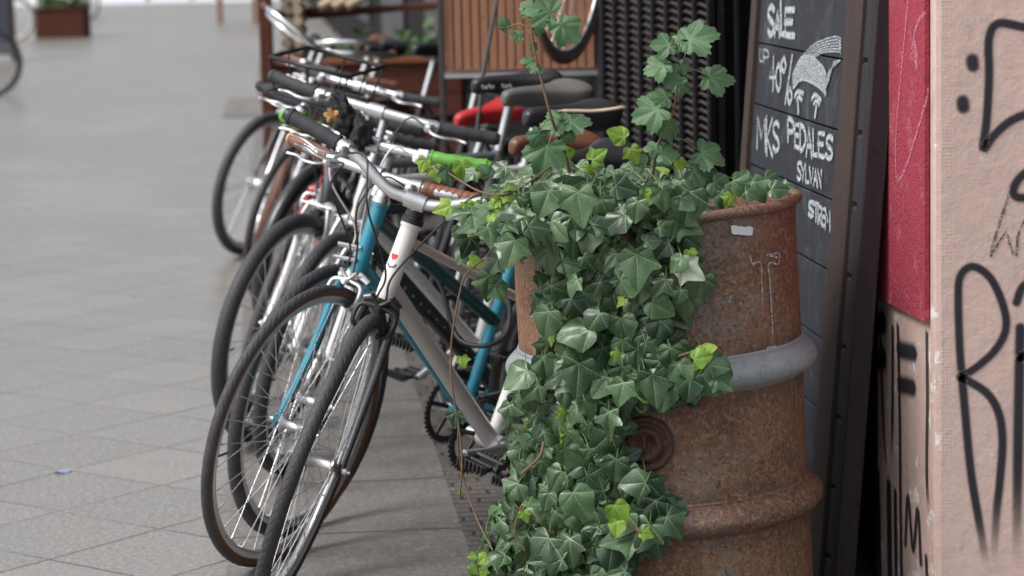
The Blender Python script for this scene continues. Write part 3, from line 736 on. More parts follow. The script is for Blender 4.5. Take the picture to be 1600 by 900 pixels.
def mudguard(parent, c, R, mat, a0, a1, Mx=None, w=.022):
    Mx = Mx or Matrix(); mb = MB(); vs = []; fs = []; n = 40
    for i in range(n + 1):
        a = lerp(a0, a1, i / n)
        for k in range(9):
            b = lerp(-1, 1, k / 8); r = R + .012 - .012 * b * b
            vs.append(Mx @ (V(c) + V((math.cos(a) * r, b * w, math.sin(a) * r))))
        for k in range(9):
            b = lerp(1, -1, k / 8); r = R + .0105 - .012 * b * b
            vs.append(Mx @ (V(c) + V((math.cos(a) * r, b * (w - .001), math.sin(a) * r))))
    for i in range(n):
        for k in range(18):
            l = (k + 1) % 18; fs.append((i * 18 + k, (i + 1) * 18 + k, (i + 1) * 18 + l, i * 18 + l))
    mb.add(vs, fs)
    for sg in (-1, 1):
        e = V(c) + V((math.cos(a0 * .6 + a1 * .4) * R, sg * w, math.sin(a0 * .6 + a1 * .4) * R))
        mb.tube([Mx @ (V(c) + V((0, sg * .045, 0))), Mx @ e], .002, 5)
    return mb.build('mudguard', mat, parent)
def saddle(parent, p, mat, wide=.072, tilt=0, trim=None, rivets=False):
    sec = [(.145, .008, -.012, .016), (.14, .017, -.006, .026), (.115, .022, -.001, .032), (.06, .025, .001, .036), (.01, .034, .001, .04), (-.04, .052, .003, .046), (-.08, wide * .95, .009, .05), (-.105, wide, .013, .052), (-.125, wide * .9, .012, .046), (-.138, wide * .55, .006, .03), (-.141, wide * .2, .0, .015)]
    p = V(p); mb = MB(); vs = []; fs = []; uvs = []; K = 20
    R = Matrix.Rotation(tilt, 3, 'Y')
    for i, (x, w, z, th) in enumerate(sec):
        for k in range(K):
            a = 2 * PI * k / K; ca, sa = math.cos(a), math.sin(a)
            yy = w * (abs(ca) ** .8) * (1 if ca > 0 else -1)
            zz = z + (sa * th * .5 if sa > 0 else sa * th * 1.15)
            vs.append(p + R @ V((x, yy, zz))); uvs.append((i / 10, k / K))
    for i in range(len(sec) - 1):
        for k in range(K): l = (k + 1) % K; fs.append((i * K + k, i * K + l, (i + 1) * K + l, (i + 1) * K + k))
    fs.append(tuple(range(K))[::-1]); fs.append(tuple((len(sec) - 1) * K + k for k in range(K)))
    mb.add(vs, fs, 0, uvs); s = mb.build('saddle', mat, parent)
    sub = s.modifiers.new('s', 'SUBSURF'); sub.levels = 1; sub.render_levels = 1
    mb = MB()
    for sg in (-1, 1): mb.tube([p + R @ V(q) for q in ((.11, sg * .008, -.03), (.05, sg * .022, -.045), (-.04, sg * .022, -.045), (-.1, sg * .035, -.025))], .0035, 8)
    mb.build('rail', 'alloy_dull', s)
    if trim:
        mb = MB()
        for sg in (-1, 1):
            pts = [p + R @ V((x, sg * w * .93, z + .0075)) for x, w, z, th in sec[3:10]]
            mb.tube(spline(pts, 5), [.003, .004] + [.009] * (len(spline(pts, 5)) - 4) + [.007, .005], 8, flat=.5, up=(0, 0, 1))
        mb.build('trim', trim, s)
    if rivets:
        mb = MB()
        for y in (-.055, -.028, 0, .028, .055):
            q = p + R @ V((-.128 + abs(y) * .25, y, .020)); mb.lathe([(.0065, 0), (.0055, .003), (.0, .0045)], seg=12, Mx=Matrix.Translation(q) @ Matrix.Rotation(-.5, 4, 'Y'))
        for y in (-.008, .008): mb.lathe([(.005, 0), (.004, .003), (0, .004)], seg=10, Mx=Matrix.Translation(p + R @ V((.125, y, .006))))
        mb.build('rivet', 'copper', s)
    return s
def make_bike(label, P, G, o):
    X, Y, phi, leanb, st = P
    g = dict(R=.335, bbh=.27, fc=.59, ha=72, off=.05, crown=.37, hl=.14, q=.07, ext=.07, bw=.56, sweep=.05, rise=0, seat=(-.18, .9)); g.update(G)
    root = empty('bicycle', label, 'bicycle', (X, Y, 0), (0, 0, 0), o.get('group', 'bicycles parked in a row by the shop'))
    root.rotation_euler = (leanb, 0, phi)   # XYZ euler = Rz @ Ry @ Rx
    ha = math.radians(g['ha']); u = V((-math.cos(ha), 0, math.sin(ha))); of = V((math.sin(ha), 0, math.cos(ha)))
    hub = V((g['fc'], 0, g['R'])); P0 = hub - of * g['off']; hb = P0 + u * g['crown']; ht = hb + u * g['hl']
    Ms = Matrix.Translation(P0) @ Matrix.Rotation(st, 4, u) @ Matrix.Translation(-P0)
    S = lambda v: Ms @ V(v)
    bb = V((0, 0, g['bbh'])); seat = V((g['seat'][0], 0, g['seat'][1])); rear = V((-.42, 0, g['R']))
    c = lambda k, d='frame': o.get(k, o.get(d, 'black_paint'))
    r_d, r_t, r_s = o.get('radii', (.016, .0135, .0145))
    sdir = (seat - bb).normalized(); SL = (seat - bb).length
    cl = bb + sdir * (SL * o.get('cluster', .72)); tj = bb + sdir * (SL * o.get('top_join', .70))
    # frame: down tube mesh is the base, other coloured tubes are children
    fr = MB(); fr.cyl(hb + u * .03, bb, r_d, 18)
    fr.cyl(bb + V((0, -.034, 0)), bb + V((0, .034, 0)), .021, 20)
    for sg in (-1, 1):
        fr.tube([bb + V((-.02, sg * .018, 0)), V((-.18, sg * .045, lerp(bb.z, rear.z, .45))), rear + V((0, sg * .062, 0))], [.011, .009, .007], 10)
        fr.box(rear + V((0, sg * .062, 0)), (.04, .005, .03), bev=.002)
    fr = fr.build('frame', c('down'), root)
    mb = MB(); mb.cyl(hb, ht, r_s + .004, 22); mb.cyl(hb, hb + u * .008, r_s + .0065, 22); mb.cyl(ht - u * .008, ht, r_s + .0065, 22); mb.build('head_tube', c('head'), fr)
    mb = MB(); mb.cyl(ht - u * .035, tj, r_t, 16); mb.build('top_tube', c('top'), fr)
    mb = MB(); mb.cyl(bb, cl, r_s, 16); mb.cyl(cl - sdir * .03, cl, r_s + .0025, 16); mb.build('seat_tube', c('seat_tube'), fr)
    mb = MB()
    for sg in (-1, 1): mb.tube([cl - sdir * .02 + V((0, sg * .014, 0)), rear + V((0, sg * .062, .01))], [.008, .007], 10)
    mb.build('seat_stay', c('stays'), fr)
    if o.get('marks'): o['marks'](fr, hb, ht, bb, u, r_d, r_s)
    # fork
    fk = MB(); crown = hb - u * .012; cr = c('crown')
    fork = o.get('fork', 'black_paint'); tw = .045 if g.get('fat') else .038
    rr = o.get('fork_r', (.0125, .008))
    for sg in (-1, 1):
        q0 = crown + V((0, sg * tw, 0)) - u * .015
        bow = of * -.0
        m1 = lerp(q0, hub + V((0, sg * .047, 0)), .6) - of * .012
        pts = spline([crown + V((0, sg * tw * .45, 0)), q0 + V((0, -sg * .004, .0)), lerp(q0, m1, .5) - of * .004, m1, hub + V((0, sg * .048, 0))], 5)
        n = len(pts); fk.tube([S(p) for p in pts], [lerp(rr[0], rr[1], i / (n - 1)) for i in range(n)], 14)
        fk.box(S(hub + V((0, sg * .048, 0))), (.028, .006, .028), 0, None, .002)
    f_o = fk.build('fork', fork, root)
    mb = MB(); mb.tube([S(crown + V((0, -tw, -.002))), S(crown + V((0, -tw * .5, .008))), S(crown + V((0, 0, .011))), S(crown + V((0, tw * .5, .008))), S(crown + V((0, tw, -.002)))], [.013, .015, .017, .015, .013], 14)
    mb.build('fork_crown', o.get('crown', 'chrome'), f_o)
    mb = MB(); mb.cyl(S(hb), S(hb - u * .012), r_s + .008, 20); mb.build('headset', o.get('headset', 'chrome'), f_o); mb = MB(); mb.cyl(S(ht), S(ht + u * .012), r_s + .008, 20); mb.cyl(S(ht + u * .013), S(ht + u * .024), r_s + .005, 8); mb.cyl(S(ht + u * .024), S(ht + u * .034), r_s + .003, 20)
    mb.build('headset', o.get('headset', 'chrome'), f_o)
    # wheels
    tr = o.get('tr', .016)
    wheel(root, 'front_wheel', hub, g['R'], tr, o, True, Ms)
    wheel(root, 'rear_wheel', rear, g['R'], tr, o, False)
    for sg in (-1, 1):
        mb = MB()
        mb.cyl(S(hub + V((0, sg * .051, 0))), S(hub + V((0, sg * .060, 0))), .0085, 6); mb.cyl(S(hub + V((0, sg * .060, 0))), S(hub + V((0, sg * .068, 0))), .004, 8)
        mb.build('axle_nut', 'alloy', f_o)
    if o.get('guard'):
        mudguard(root, hub, g['R'] + .008, o['guard'], -.35, PI * .95, Ms, tr + .006)
        mudguard(root, rear, g['R'] + .008, o['guard'], .1, PI * 1.2, None, tr + .006)
    # stem and bar
    q = g['q']; bc = ht + u * q + of * g['ext']
    mb = MB(); mb.cyl(S(ht), S(ht + u * q), .0115, 16); mb.tube([S(ht + u * (q - .006)), S(ht + u * q + of * g['ext'] * .5), S(bc)], [.0145, .0125, .0145], 14)
    mb.cyl(S(bc + V((0, -.022, 0))), S(bc + V((0, .022, 0))), .0185, 20); mb.cyl(S(ht + u * q), S(ht + u * (q + .012)), .009, 10)
    mb.cyl(S(bc - of * .012 - u * .02), S(bc - of * .012 + u * .018), .005, 8)
    mb.build('stem', o.get('stem', 'alloy'), root)
    hw = g['bw'] / 2; bl = o.get('bar', [(0, 0, 0), (0, .06, 0), (-.01, .6, 0), (-g['sweep'], 1, g['rise'])])
    # bar: list of (x, fraction, z) for one side
    def side(sg): return [bc + V((x, sg * f * hw, z)) for x, f, z in o.get('bar_r' if sg < 0 else 'bar_l', bl)]
    L, Rr = side(1), side(-1); pts = spline(Rr[::-1] + L[1:], 6)
    hbo = MB().tube([S(p) for p in pts], o.get('bar_r_', .0115), 14).build('handlebar', o.get('bar_mat', 'alloy'), root)
    mb = MB(); mb.tube([S(bc + V((0, y, 0))) for y in (-.04, -.025, .025, .04)], [.0118, .0135, .0135, .0118], 14); 
    gl = o.get('grip_len', .115)
    for sg, nm in ((1, 'L'), (-1, 'R')):
        pp = spline(side(sg), 10); tot = 0; i = len(pp) - 1; gp = [pp[-1]]
        while i > 0 and tot < gl: tot += (pp[i] - pp[i - 1]).length; i -= 1; gp.append(pp[i])
        gm = o.get('grip', 'foam'); mb = MB(); gr_ = o.get('grip_r', .0155)
        dirn = (gp[0] - gp[1]).normalized()
        if o.get('wrapped'):
            L_ = (gp[0] - gp[-1]).length; n = 9
            for k in range(n):
                a_ = lerp(gp[-1], gp[0], k / n); b_2 = lerp(gp[-1], gp[0], (k + 1) / n)
                mb.tube([S(a_), S(lerp(a_, b_2, .5)), S(b_2)], [gr_ * .94, gr_ * 1.04, gr_ * .94], 16)
        else:
            n = len(gp); rs = [gr_ * (1.0 + .06 * math.sin(j * 2.1)) for j in range(n)]
            mb.tube([S(p) for p in gp], rs, 16)
            for j in range(12 if o.get('ribbed') else 2):
                p = lerp(gp[0], gp[-1], (j + .5) / (12 if o.get('ribbed') else 2) if o.get('ribbed') else (j * .96 + .02)); dd = (gp[-1] - gp[0]).normalized()
                mb.cyl(S(p - dd * .003), S(p + dd * .003), gr_ * 1.14, 16)
        go = mb.build('grip', gm, hbo)
        cap = MB().cyl(S(gp[0]), S(gp[0] + dirn * .012), gr_ * 1.02, 16, 0, gr_ * .8).build('grip_cap', o.get('cap', gm), go)
        # lever
        lv = o.get('lever', 'alloy')
        if lv:
            base_ = gp[-1] + (gp[-1] - gp[0]).normalized() * .018; ax = (gp[0] - gp[-1]).normalized()
            mb = MB(); mb.cyl(S(base_ - ax * .012), S(base_ + ax * .012), .0165, 16)
            dn_ = of * .9 - u * o.get('lever_drop', .45); dn_.normalize()
            mb.box(S(base_ + dn_ * .02), (.03, .022, .022), 0, None, .006)
            mb.cyl(S(base_ + dn_ * .022 - u * .01), S(base_ + dn_ * .022 + u * .01), .009, 12)
            for nn, (k1, k2) in enumerate(((.062, 1.0),) if not o.get('double_lever') or sg > 0 else ((.066, 1.0), (.046, .9))):
                off2 = -u * (.022 * nn)
                pl = spline([base_ + dn_ * .022 + off2, base_ + dn_ * k1 * .8 + ax * .018 + off2, base_ + dn_ * k1 + ax * .05 + off2, base_ + dn_ * (k1 - .006) + ax * .085 * k2 + off2, base_ + dn_ * (k1 + .004) + ax * .115 * k2 + off2], 5)
                mb.tube([S(p) for p in pl], [.006, .006] + [.0055] * (len(pl) - 4) + [.0065, .005], 12, flat=.6)
            mb.build('brake_lever', lv, hbo)
            mb = MB(); e = hb + u * .0 + of * .035 + V((0, sg * .01, 0))
            s0 = base_ + dn_ * .015 - ax * .01
            mid = lerp(s0, e, .45) + of * random.uniform(.05, .1) + u * random.uniform(.0, .06) - ax * .02
            mb.tube([S(p) for p in spline([s0, s0 - ax * .05 + of * .02 + u * .01, mid, e + u * .06 + of * .02, e], 8)], .0024, 8)
            mb.build('cable', o.get('cable_mat', 'plastic'), root)
    if o.get('bell'):
        p = bc + V((0, -hw * .75, .018)) if o['bell'] == 1 else gp[0]
        p = side(-1)[-1]; p = p + (side(-1)[-2] - p).normalized() * .05 + u * .02
        Mb_ = Ms @ Matrix.Translation(p) @ Matrix.Rotation(-.3, 4, 'Y')
        b0 = MB().lathe([(.0, -.004), (.019, -.002), (.02, .004), (.017, .006)], seg=20, Mx=Mb_).build('bell', 'green_grip', hbo)
        MB().lathe([(.019, .005), (.018, .012), (.012, .018), (.004, .021), (.0, .0215)], seg=20, Mx=Mb_).build('bell_dome', 'chrome', b0)
    # brake
    bt = o.get('brake', 'caliper'); top = hub + (hb - hub).normalized() * (g['R'] - .004)
    mb = MB(); ry = tr + .012
    if bt == 'caliper':
        pc_ = crown + of * .03 - u * .01
        rimp = hub + (crown - hub).normalized() * (g['R'] - 2 * tr - .004)
        for sg in (-1, 1):
            pts = spline([pc_ + V((0, -sg * .022, .028)), pc_ + V((0, 0, .006)), pc_ + V((0, sg * (ry + .012), -.004)), rimp + of * .02 + V((0, sg * (ry + .016), .012)), rimp + of * .012 + V((0, sg * ry, -.004))], 5)
            mb.tube([S(p) for p in pts], [.006] * 4 + [.007] * (len(pts) - 8) + [.006] * 4, 10, flat=.8)
        mb.cyl(S(pc_ - of * .02), S(pc_ + of * .016), .008, 12); mb.cyl(S(pc_ + of * .016), S(pc_ + of * .022), .006, 6)
        bo = mb.build('front_brake', o.get('brake_mat', 'alloy'), root)
    else:
        rimp = hub + (crown - hub).normalized() * (g['R'] - 2 * tr - .004)
        for sg in (-1, 1):
            b1 = rimp + of * .012 + V((0, sg * .04, -.03)); 
            mb.tube([S(p) for p in spline([b1, b1 + u * .035 + of * .014 + V((0, sg * .006, 0)), b1 + u * .075 + of * .014, b1 + u * .105 + of * .01 - V((0, sg * .008, 0))], 5)], .0065, 10)
        mb.tube([S(rimp + u * .078 + of * .02 + V((0, y, 0))) for y in (-.05, -.02, .02, .045)], .003, 8)
        bo = mb.build('front_brake', o.get('brake_mat', 'alloy'), root)
    mb = MB()
    for sg in (-1, 1): mb.box(S(rimp + of * .010 + V((0, sg * (tr * .7 + .009), 0))), (.045, .009, .012), 0, Ms.to_3x3(), .003)
    mb.build('brake_pad', 'plastic', bo)
    # saddle, post
    mb = MB(); mb.cyl(cl - sdir * .03, seat - sdir * .05, .0132, 16); mb.box(seat - sdir * .045, (.05, .045, .02), bev=.006); mb.build('seat_post', o.get('post', 'alloy'), root)
    saddle(root, seat, o.get('saddle', 'black_saddle'), o.get('sw', .072), o.get('stilt', -.04), o.get('trim'), o.get('rivets'))
    # crankset, right side is -y
    cr_ = o.get('ring_r', .092); ym = -.045
    mb = MB(); T = Matrix.Translation(bb + V((0, ym, 0))) @ Matrix.Rotation(PI / 2, 4, 'X')
    mb.lathe([(cr_ - .016, -.0015), (cr_, -.0015), (cr_, .0015), (cr_ - .016, .0015), (cr_ - .016, -.0015)], seg=60, Mx=T)
    for k in range(44):
        a = 2 * PI * k / 44; mb.box(bb + V((math.cos(a) * (cr_ + .002), ym, math.sin(a) * (cr_ + .002))), (.005, .0028, .006), 0, Matrix.Rotation(-a, 3, 'Y'))
    for k in range(5):
        a = 2 * PI * k / 5 + .3; mb.cyl(bb + V((0, ym, 0)), bb + V((math.cos(a) * (cr_ - .012), ym, math.sin(a) * (cr_ - .012))), .006, 8)
    cs = mb.build('crankset', o.get('ring', 'black_metal'), root)
    ca = o.get('crank', -.15)
    for sg, aa in ((1, ca), (-1, ca + PI)):
        y0 = sg * .05 if sg > 0 else -.06; y1 = y0 + sg * .018; e = bb + V((math.cos(aa) * .17, y1, math.sin(aa) * .17))
        mb = MB(); mb.tube([bb + V((0, y0, 0)), lerp(bb + V((0, y0, 0)), e, .5) + V((0, sg * .002, 0)), e], [.014, .010, .012], 12, flat=.75, up=(0, 1, 0)); mb.cyl(bb + V((0, y0 - sg * .02, 0)), bb + V((0, y0 + sg * .01, 0)), .014, 14)
        co = mb.build('crank_arm', o.get('arm', 'alloy'), cs)
        mb = MB(); pcn = e + V((0, sg * .055, 0)); mb.cyl(e, pcn + V((0, sg * .045, 0)), .006, 10); mb.cyl(pcn + V((0, sg * .04, 0)), pcn + V((0, sg * .052, 0)), .009, 10)
        for qx in (-1, 1):
            mb.box(pcn + V((qx * .03, 0, 0)), (.014, .085, .018), bev=.004)
            for t in range(7): mb.box(pcn + V((qx * .039, -.036 + t * .012, .0)), (.006, .006, .022), bev=.001)
        mb.box(pcn + V((0, -.035, 0)), (.06, .008, .012), bev=.003); mb.box(pcn + V((0, .036, 0)), (.06, .008, .012), bev=.003)
        pd = mb.build('pedal', o.get('pedal', 'plastic'), co)
    mb = MB()
    R2 = .035; T2 = Matrix.Translation(rear + V((0, ym, 0))) @ Matrix.Rotation(PI / 2, 4, 'X'); mb.lathe([(.02, -.004), (R2, -.004), (R2, .004), (.02, .004)], seg=24, Mx=T2)
    ch = []
    a0 = math.atan2(rear.z - bb.z, rear.x - bb.x)
    for k in range(25): a = a0 - PI / 2 + .0 - PI * k / 24 * -1; a = a0 + PI / 2 + PI + PI * k / 24; ch.append(bb + V((math.cos(a) * (cr_ + .003), ym, math.sin(a) * (cr_ + .003))))
    for k in range(13): a = a0 + PI / 2 + PI * k / 12; ch.append(rear + V((math.cos(a) * (R2 + .003), ym, math.sin(a) * (R2 + .003))))
    mb.tube(ch, .0042, 6, closed=True)
    mb.build('chain', 'steel_dark', root)
    if o.get('extra'): o['extra'](root, dict(S=S, hub=hub, hb=hb, ht=ht, bb=bb, u=u, of=of, bc=bc, seat=seat, cl=cl, rear=rear, Ms=Ms, side=side, hbo=hbo))
    return root

def marks_white(fr, hb, ht, bb, u, r_d, r_s):
    c = lerp(hb, ht, .52); r = r_s + .0045
    def cyl_pt(a, h): 
        e1 = V((math.sin(math.radians(72)), 0, math.cos(math.radians(72)))); e2 = V((0, 1, 0))
        return c + u * h + (e1 * math.cos(a) + e2 * math.sin(a)) * r
    mb = MB(); pts = []
    for k in range(28):
        t = 2 * PI * k / 28; x = 16 * math.sin(t) ** 3 / 17; y = (13 * math.cos(t) - 5 * math.cos(2 * t) - 2 * math.cos(3 * t) - math.cos(4 * t)) / 17
        pts.append(cyl_pt(.15 + x * .42, .004 + y * .0095))
    mb.add([cyl_pt(.15, .004)] + pts, [(0, 1 + k, 1 + (k + 1) % 28) for k in range(28)]); mb.build('sticker', 'sticker_red', fr)
    mb = MB(); mb.tube([cyl_pt(-.3, -.014), cyl_pt(.1, -.020), cyl_pt(.55, -.016), cyl_pt(.65, -.010)], .0016, 6); mb.build('decal', 'black_paint', fr)
def letters_on_tube(fr, hb, bb, r_d, txt, t0, t1, ang, mat, hgt=.018, w=.003):
    ax = (bb - hb).normalized(); e2 = V((0, 1, 0)); e1 = ax.cross(e2).normalized(); L = (bb - hb).length
    if e1.z < 0: e1 = -e1
    mb = MB(); n = len(txt); cw = (t1 - t0) * L / n
    for i, chh in enumerate(txt):
        if chh not in STK: continue
        for stk in STK[chh]:
            pts = []
            for a, b2 in stk:
                th = ang + (b2 - .5) * hgt / r_d
                pts.append(hb + ax * (t0 * L + cw * (i + a * .7)) + (e1 * math.cos(th) + e2 * math.sin(th)) * (r_d + .0008))
            mb.tube(pts, w / 2, 5)
    mb.build('decal', mat, fr)
def deco(*fns):
    def f(*a):
        for q in fns: q(*a)
    return f
# --- the row (front to back)
A_bar_r = [(0, 0, 0), (0, .07, 0), (-.0, .2, .004), (-.015, .42, .035), (-.03, .62, .05), (-.06, 1, .06)]
A_bar_l = [(0, 0, 0), (0, .07, 0), (.0, .2, .012), (-.015, .42, .045), (-.03, .62, .06), (-.06, 1, .072)]
def cage_A(root, k):
    mb = MB(); c0 = k['bb'] + V((-.07, -.05, -.05)); mb.box(c0, (.02, .01, .08), bev=.003); mb.build('derailleur', 'alloy_dull', root)
bikeA = make_bike('white road bicycle nearest the drum with a red heart sticker on its head tube', (-.102, 5.831, -2.305, -.233, .575),
    dict(hl=.17, q=.05, bw=.64, seat=(-.2, .93)),
    dict(down='silver_paint', head='white_paint', top='cream_paint', seat_tube='white_paint', stays='white_paint', radii=(.0205, .0105, .0165), top_join=.47, cluster=.8,
         fork='dark_chrome', crown='black_paint', headset='black_metal', tr=.0158, rim='alloy', stem='alloy', bar_mat='alloy', bar_r=A_bar_r, bar_l=A_bar_l, bar_r_=.0125, grip='foam', cap='plastic', grip_r=.0165, grip_len=.12,
         saddle='black_saddle', sw=.08, double_lever=True, brake='caliper', brake_mat='black_metal', crank=.12, arm='alloy', extra=cage_A,
         marks=deco(marks_white, lambda fr, hb, ht, bb, u, rd, rs: letters_on_tube(fr, hb, bb, rd, 'IIIIIII', .55, .80, -.2, 'steel_dark', .016))))
def extra_B(root, k):
    # quick link pegs on the crown
    mb = MB(); S = k['S']; p = k['hb'] + k['of'] * .02
    for y in (0, .03): mb.tube([S(p + k['u'] * (.03 + y)), S(p + k['u'] * (.03 + y) + V((.02, -.05, .0)))], .005, 10)
    mb.build('lamp_bracket', 'alloy', root)
bikeB = make_bike('teal bicycle with dark green sloping top tube and brown wrapped grips', (-.161, 6.172, -2.30, -.19, .218),
    dict(hl=.17, q=.06, bw=.52, seat=(-.2, .93)),
    dict(down='teal_paint', head='teal_paint', top='dgreen_paint', seat_tube='teal_paint', stays='teal_paint', radii=(.0145, .0165, .0145), top_join=.34, cluster=.74, fork='teal_paint', crown='chrome',
         tr=.0132, tyre='tyre_gum', rim='alloy', grip='leather_red', wrapped=True, cap='cork', grip_r=.0165, grip_len=.13, lever='alloy', saddle='leather', rivets=True, sw=.078, stilt=-.10, extra=extra_B, crank=-2.02, ring_r=.09))
bikeD = make_bike('black bicycle with bright green grips and green stripe on its down tube', (-.045, 6.366, -2.484, -.07, .437),
    dict(hl=.14, q=.115, bw=.56, ext=.09, seat=(-.2, .97)),
    dict(frame='black_paint', radii=(.021, .013, .0155), fork='black_paint', crown='black_paint', tr=.0155, rim='alloy', grip='green_grip', grip_r=.0165, grip_len=.12, bell=1, lever='white_paint', cable_mat='white_paint',
         saddle='black_saddle', trim='cream_trim', sw=.072, brake='v', crank=.9, stilt=-.06,
         marks=lambda fr, hb, ht, bb, u, rd, rs: letters_on_tube(fr, hb, bb, rd, 'IIIIIIIIIIII', .12, .78, .9, 'green_grip', .012, .007)))
def logo_E(root, k):
    sd2 = k['side'](-1); a, b = V(sd2[-1]), V(sd2[-2]); d = (b - a).normalized(); mb = MB()
    for t0, t1 in ((.045, .055), (.060, .078), (.083, .088), (.093, .112)):
        for w in (-.004, 0, .004):
            q = k['u'] * .0165 + k['of'] * (w + .004); mb.cyl(k['S'](a + d * t0 + q), k['S'](a + d * t1 + q), .0024, 8)
    mb.build('grip_logo', 'sticker', k['hbo'])
bikeE = make_bike('silver bicycle with plain black grips and arched silver fork', (-.118, 7.117, -2.482, -.102, .631),
    dict(hl=.14, q=.155, bw=.64, ext=.09, seat=(-.2, .98), fat=1),
    dict(frame='silver_paint', radii=(.019, .014, .0155), fork='silver_paint', crown='silver_paint', fork_r=(.015, .011), tr=.018, rim='alloy', bar_r_=.0135, grip='foam', grip_r=.017, grip_len=.135, saddle='grey_saddle', sw=.085, brake='v', crank=2.6, rim_depth=.02, extra=logo_E,
         marks=lambda fr, hb, ht, bb, u, rd, rs: letters_on_tube(fr, hb, bb, rd, 'IIIIIII', .3, .7, .7, 'grey_paint', .022, .004)))
def rack_C(root, k):
    S = k['S']; c0 = k['bc'] + k['of'] * .08 + k['u'] * .125 + V((0, -.03, 0)); hx, hy = .10, .125
    mb = MB()
    for dz, sc in ((0, 1), (-.10, .85)):
        mb.tube([S(c0 + V((x * hx * sc, y * hy * sc, dz))) for x, y in ((-1, -1), (-1, 1), (1, 1), (1, -1))], .0062, 8, closed=True)
    for x, y in ((-1, -1), (-1, 0), (-1, 1), (1, 1), (1, 0), (1, -1), (0, 1), (0, -1)):
        mb.tube([S(c0 + V((x * hx, y * hy, 0))), S(c0 + V((x * hx * .85, y * hy * .85, -.1)))], .003, 6)
    for t in range(-3, 4): mb.tube([S(c0 + V((-hx * .85, t * .042, -.1))), S(c0 + V((hx * .85, t * .042, -.1)))], .003, 6)
    mb.build('front_rack', 'black_metal', root)
bikeC = make_bike('grey bicycle with fat black tyres and a black wire front rack', (-.175, 7.46, -2.62, -.05, .62),
    dict(hl=.14, q=.12, bw=.50, seat=(-.2, .99), fat=1),
    dict(frame='grey_paint', radii=(.018, .014, .0155), fork='silver_paint', crown='silver_paint', fork_r=(.015, .011), tr=.0215, rim='alloy', grip='foam', ribbed=True, grip_r=.019, grip_len=.14, saddle='black_saddle', sw=.08, brake='v', extra=rack_C, crank=-1.2, bar_r_=.013, bar_mat='black_metal', stem='black_metal'))
bikeK = make_bike('bicycle with red fork and red saddle behind the grey bicycle with the front rack', (-.305, 8.095, -2.472, -.18, .75),
    dict(hl=.14, q=.08, bw=.56, seat=(-.2, .88)),
    dict(frame='black_paint', head='red_paint', fork='red_paint', crown='red_paint', tr=.016, tyre='tyre_worn', saddle='red_vinyl', sw=.08, stilt=.1, bar_mat='black_metal', stem='black_metal', crank=.3))
bikeL = make_bike('black city bicycle half hidden in the middle of the row', (-.30, 9.15, -2.35, -.12, .3),
    dict(hl=.14, q=.10, bw=.56, seat=(-.2, 1.0)),
    dict(frame='black_paint', fork='black_paint', tr=.018, saddle='black_saddle', guard='black_paint', crank=2.0))
bikeM = make_bike('slim black bicycle between the city bicycle and the rusty tyred one', (-.52, 10.35, -2.3, -.15, .35),
    dict(hl=.14, q=.10, bw=.5, seat=(-.2, .98)), dict(frame='black_paint', fork='chrome', tr=.014, bar_mat='black_metal', grip='leather', crank=1.0, stem='black_metal'))
citybar = [(0, 0, 0), (.02, .12, .0), (.03, .45, .035), (-.04, .85, .06), (-.16, 1.0, .05), (-.24, 1.0, .035)]
def lamp_x(root, k):
    S = k['S']; p = k['hb'] + k['of'] * .07 + k['u'] * .02
    mb = MB(); Tm = k['Ms'] @ Matrix.Translation(p) @ Matrix.Rotation(PI / 2, 4, 'Y'); mb.lathe([(0, -.05), (.018, -.045), (.03, -.015), (.032, .005), (.029, .008), (0, .009)], seg=20, Mx=Tm); mb.build('headlamp', 'chrome', root)
bikeG = make_bike('old bicycle with rusty brown tyres and chrome swept handlebar', (-.87, 11.586, -2.037, -.26, .56),
    dict(hl=.14, q=.17, bw=.60, seat=(-.2, .95)),
    dict(frame='black_paint', fork='chrome', tyre='tyre_rust', tr=.020, rim='chrome', bar=citybar, bar_mat='chrome', grip='leather', guard='rust_guard', saddle='black_saddle', extra=lamp_x, lever=None))
bikeH = make_bike('rearmost bicycle of the row with grey tyres and wide chrome handlebar', (-.94, 12.062, -2.038, -.263, -.044),
    dict(hl=.14, q=.17, bw=.62, seat=(-.2, .95)),
    dict(frame='black_paint', fork='black_paint', tyre='tyre_worn', tr=.022, rim='chrome', hub_r=.03, bar=citybar, bar_mat='chrome', grip='plastic', saddle='leather', extra=lamp_x, lever=None))

def side_text(root, txt, p0, ex, ez, h, w, mat, name='lettering'):
    LC = {'t': [[(.4, -.3), (.4, .9), (.8, 1)], [(0, .15), (.8, .15)]], 'u': [[(0, .1), (0, .8), (.4, 1), (.9, .8), (.9, .1), (.9, 1)]], 'r': [[(0, .1), (0, 1)], [(0, .4), (.5, .1), (.9, .2)]],
          'b': [[(0, -.4), (0, 1), (.7, 1), (.9, .6), (.6, .2), (0, .3)]], 'o': [[(.45, .1), (0, .5), (.45, 1), (.9, .5), (.45, .1)]], '-': [[(0, .5), (.8, .5)]]}
    mb = MB()
    for i, chh in enumerate(txt):
        if chh == ' ': continue
        for stk in LC[chh]: mb.tube([V(p0) + V(ex) * (w * (i + a * .75)) - V(ez) * (h * b2) for a, b2 in stk], w * .13 if chh != '-' else h * .5, 5)
    mb.build(name, mat, root)
sd_ = [c for c in bikeC.children if c.name.startswith('saddle')][0]
for x_ in (.125, .06): side_text(sd_, 'turbo', (-.2 + x_, .0225 + (.125 - x_) * .06, .985), (-1, .09, 0), (0, 0, 1), .010, .0085, 'sticker')
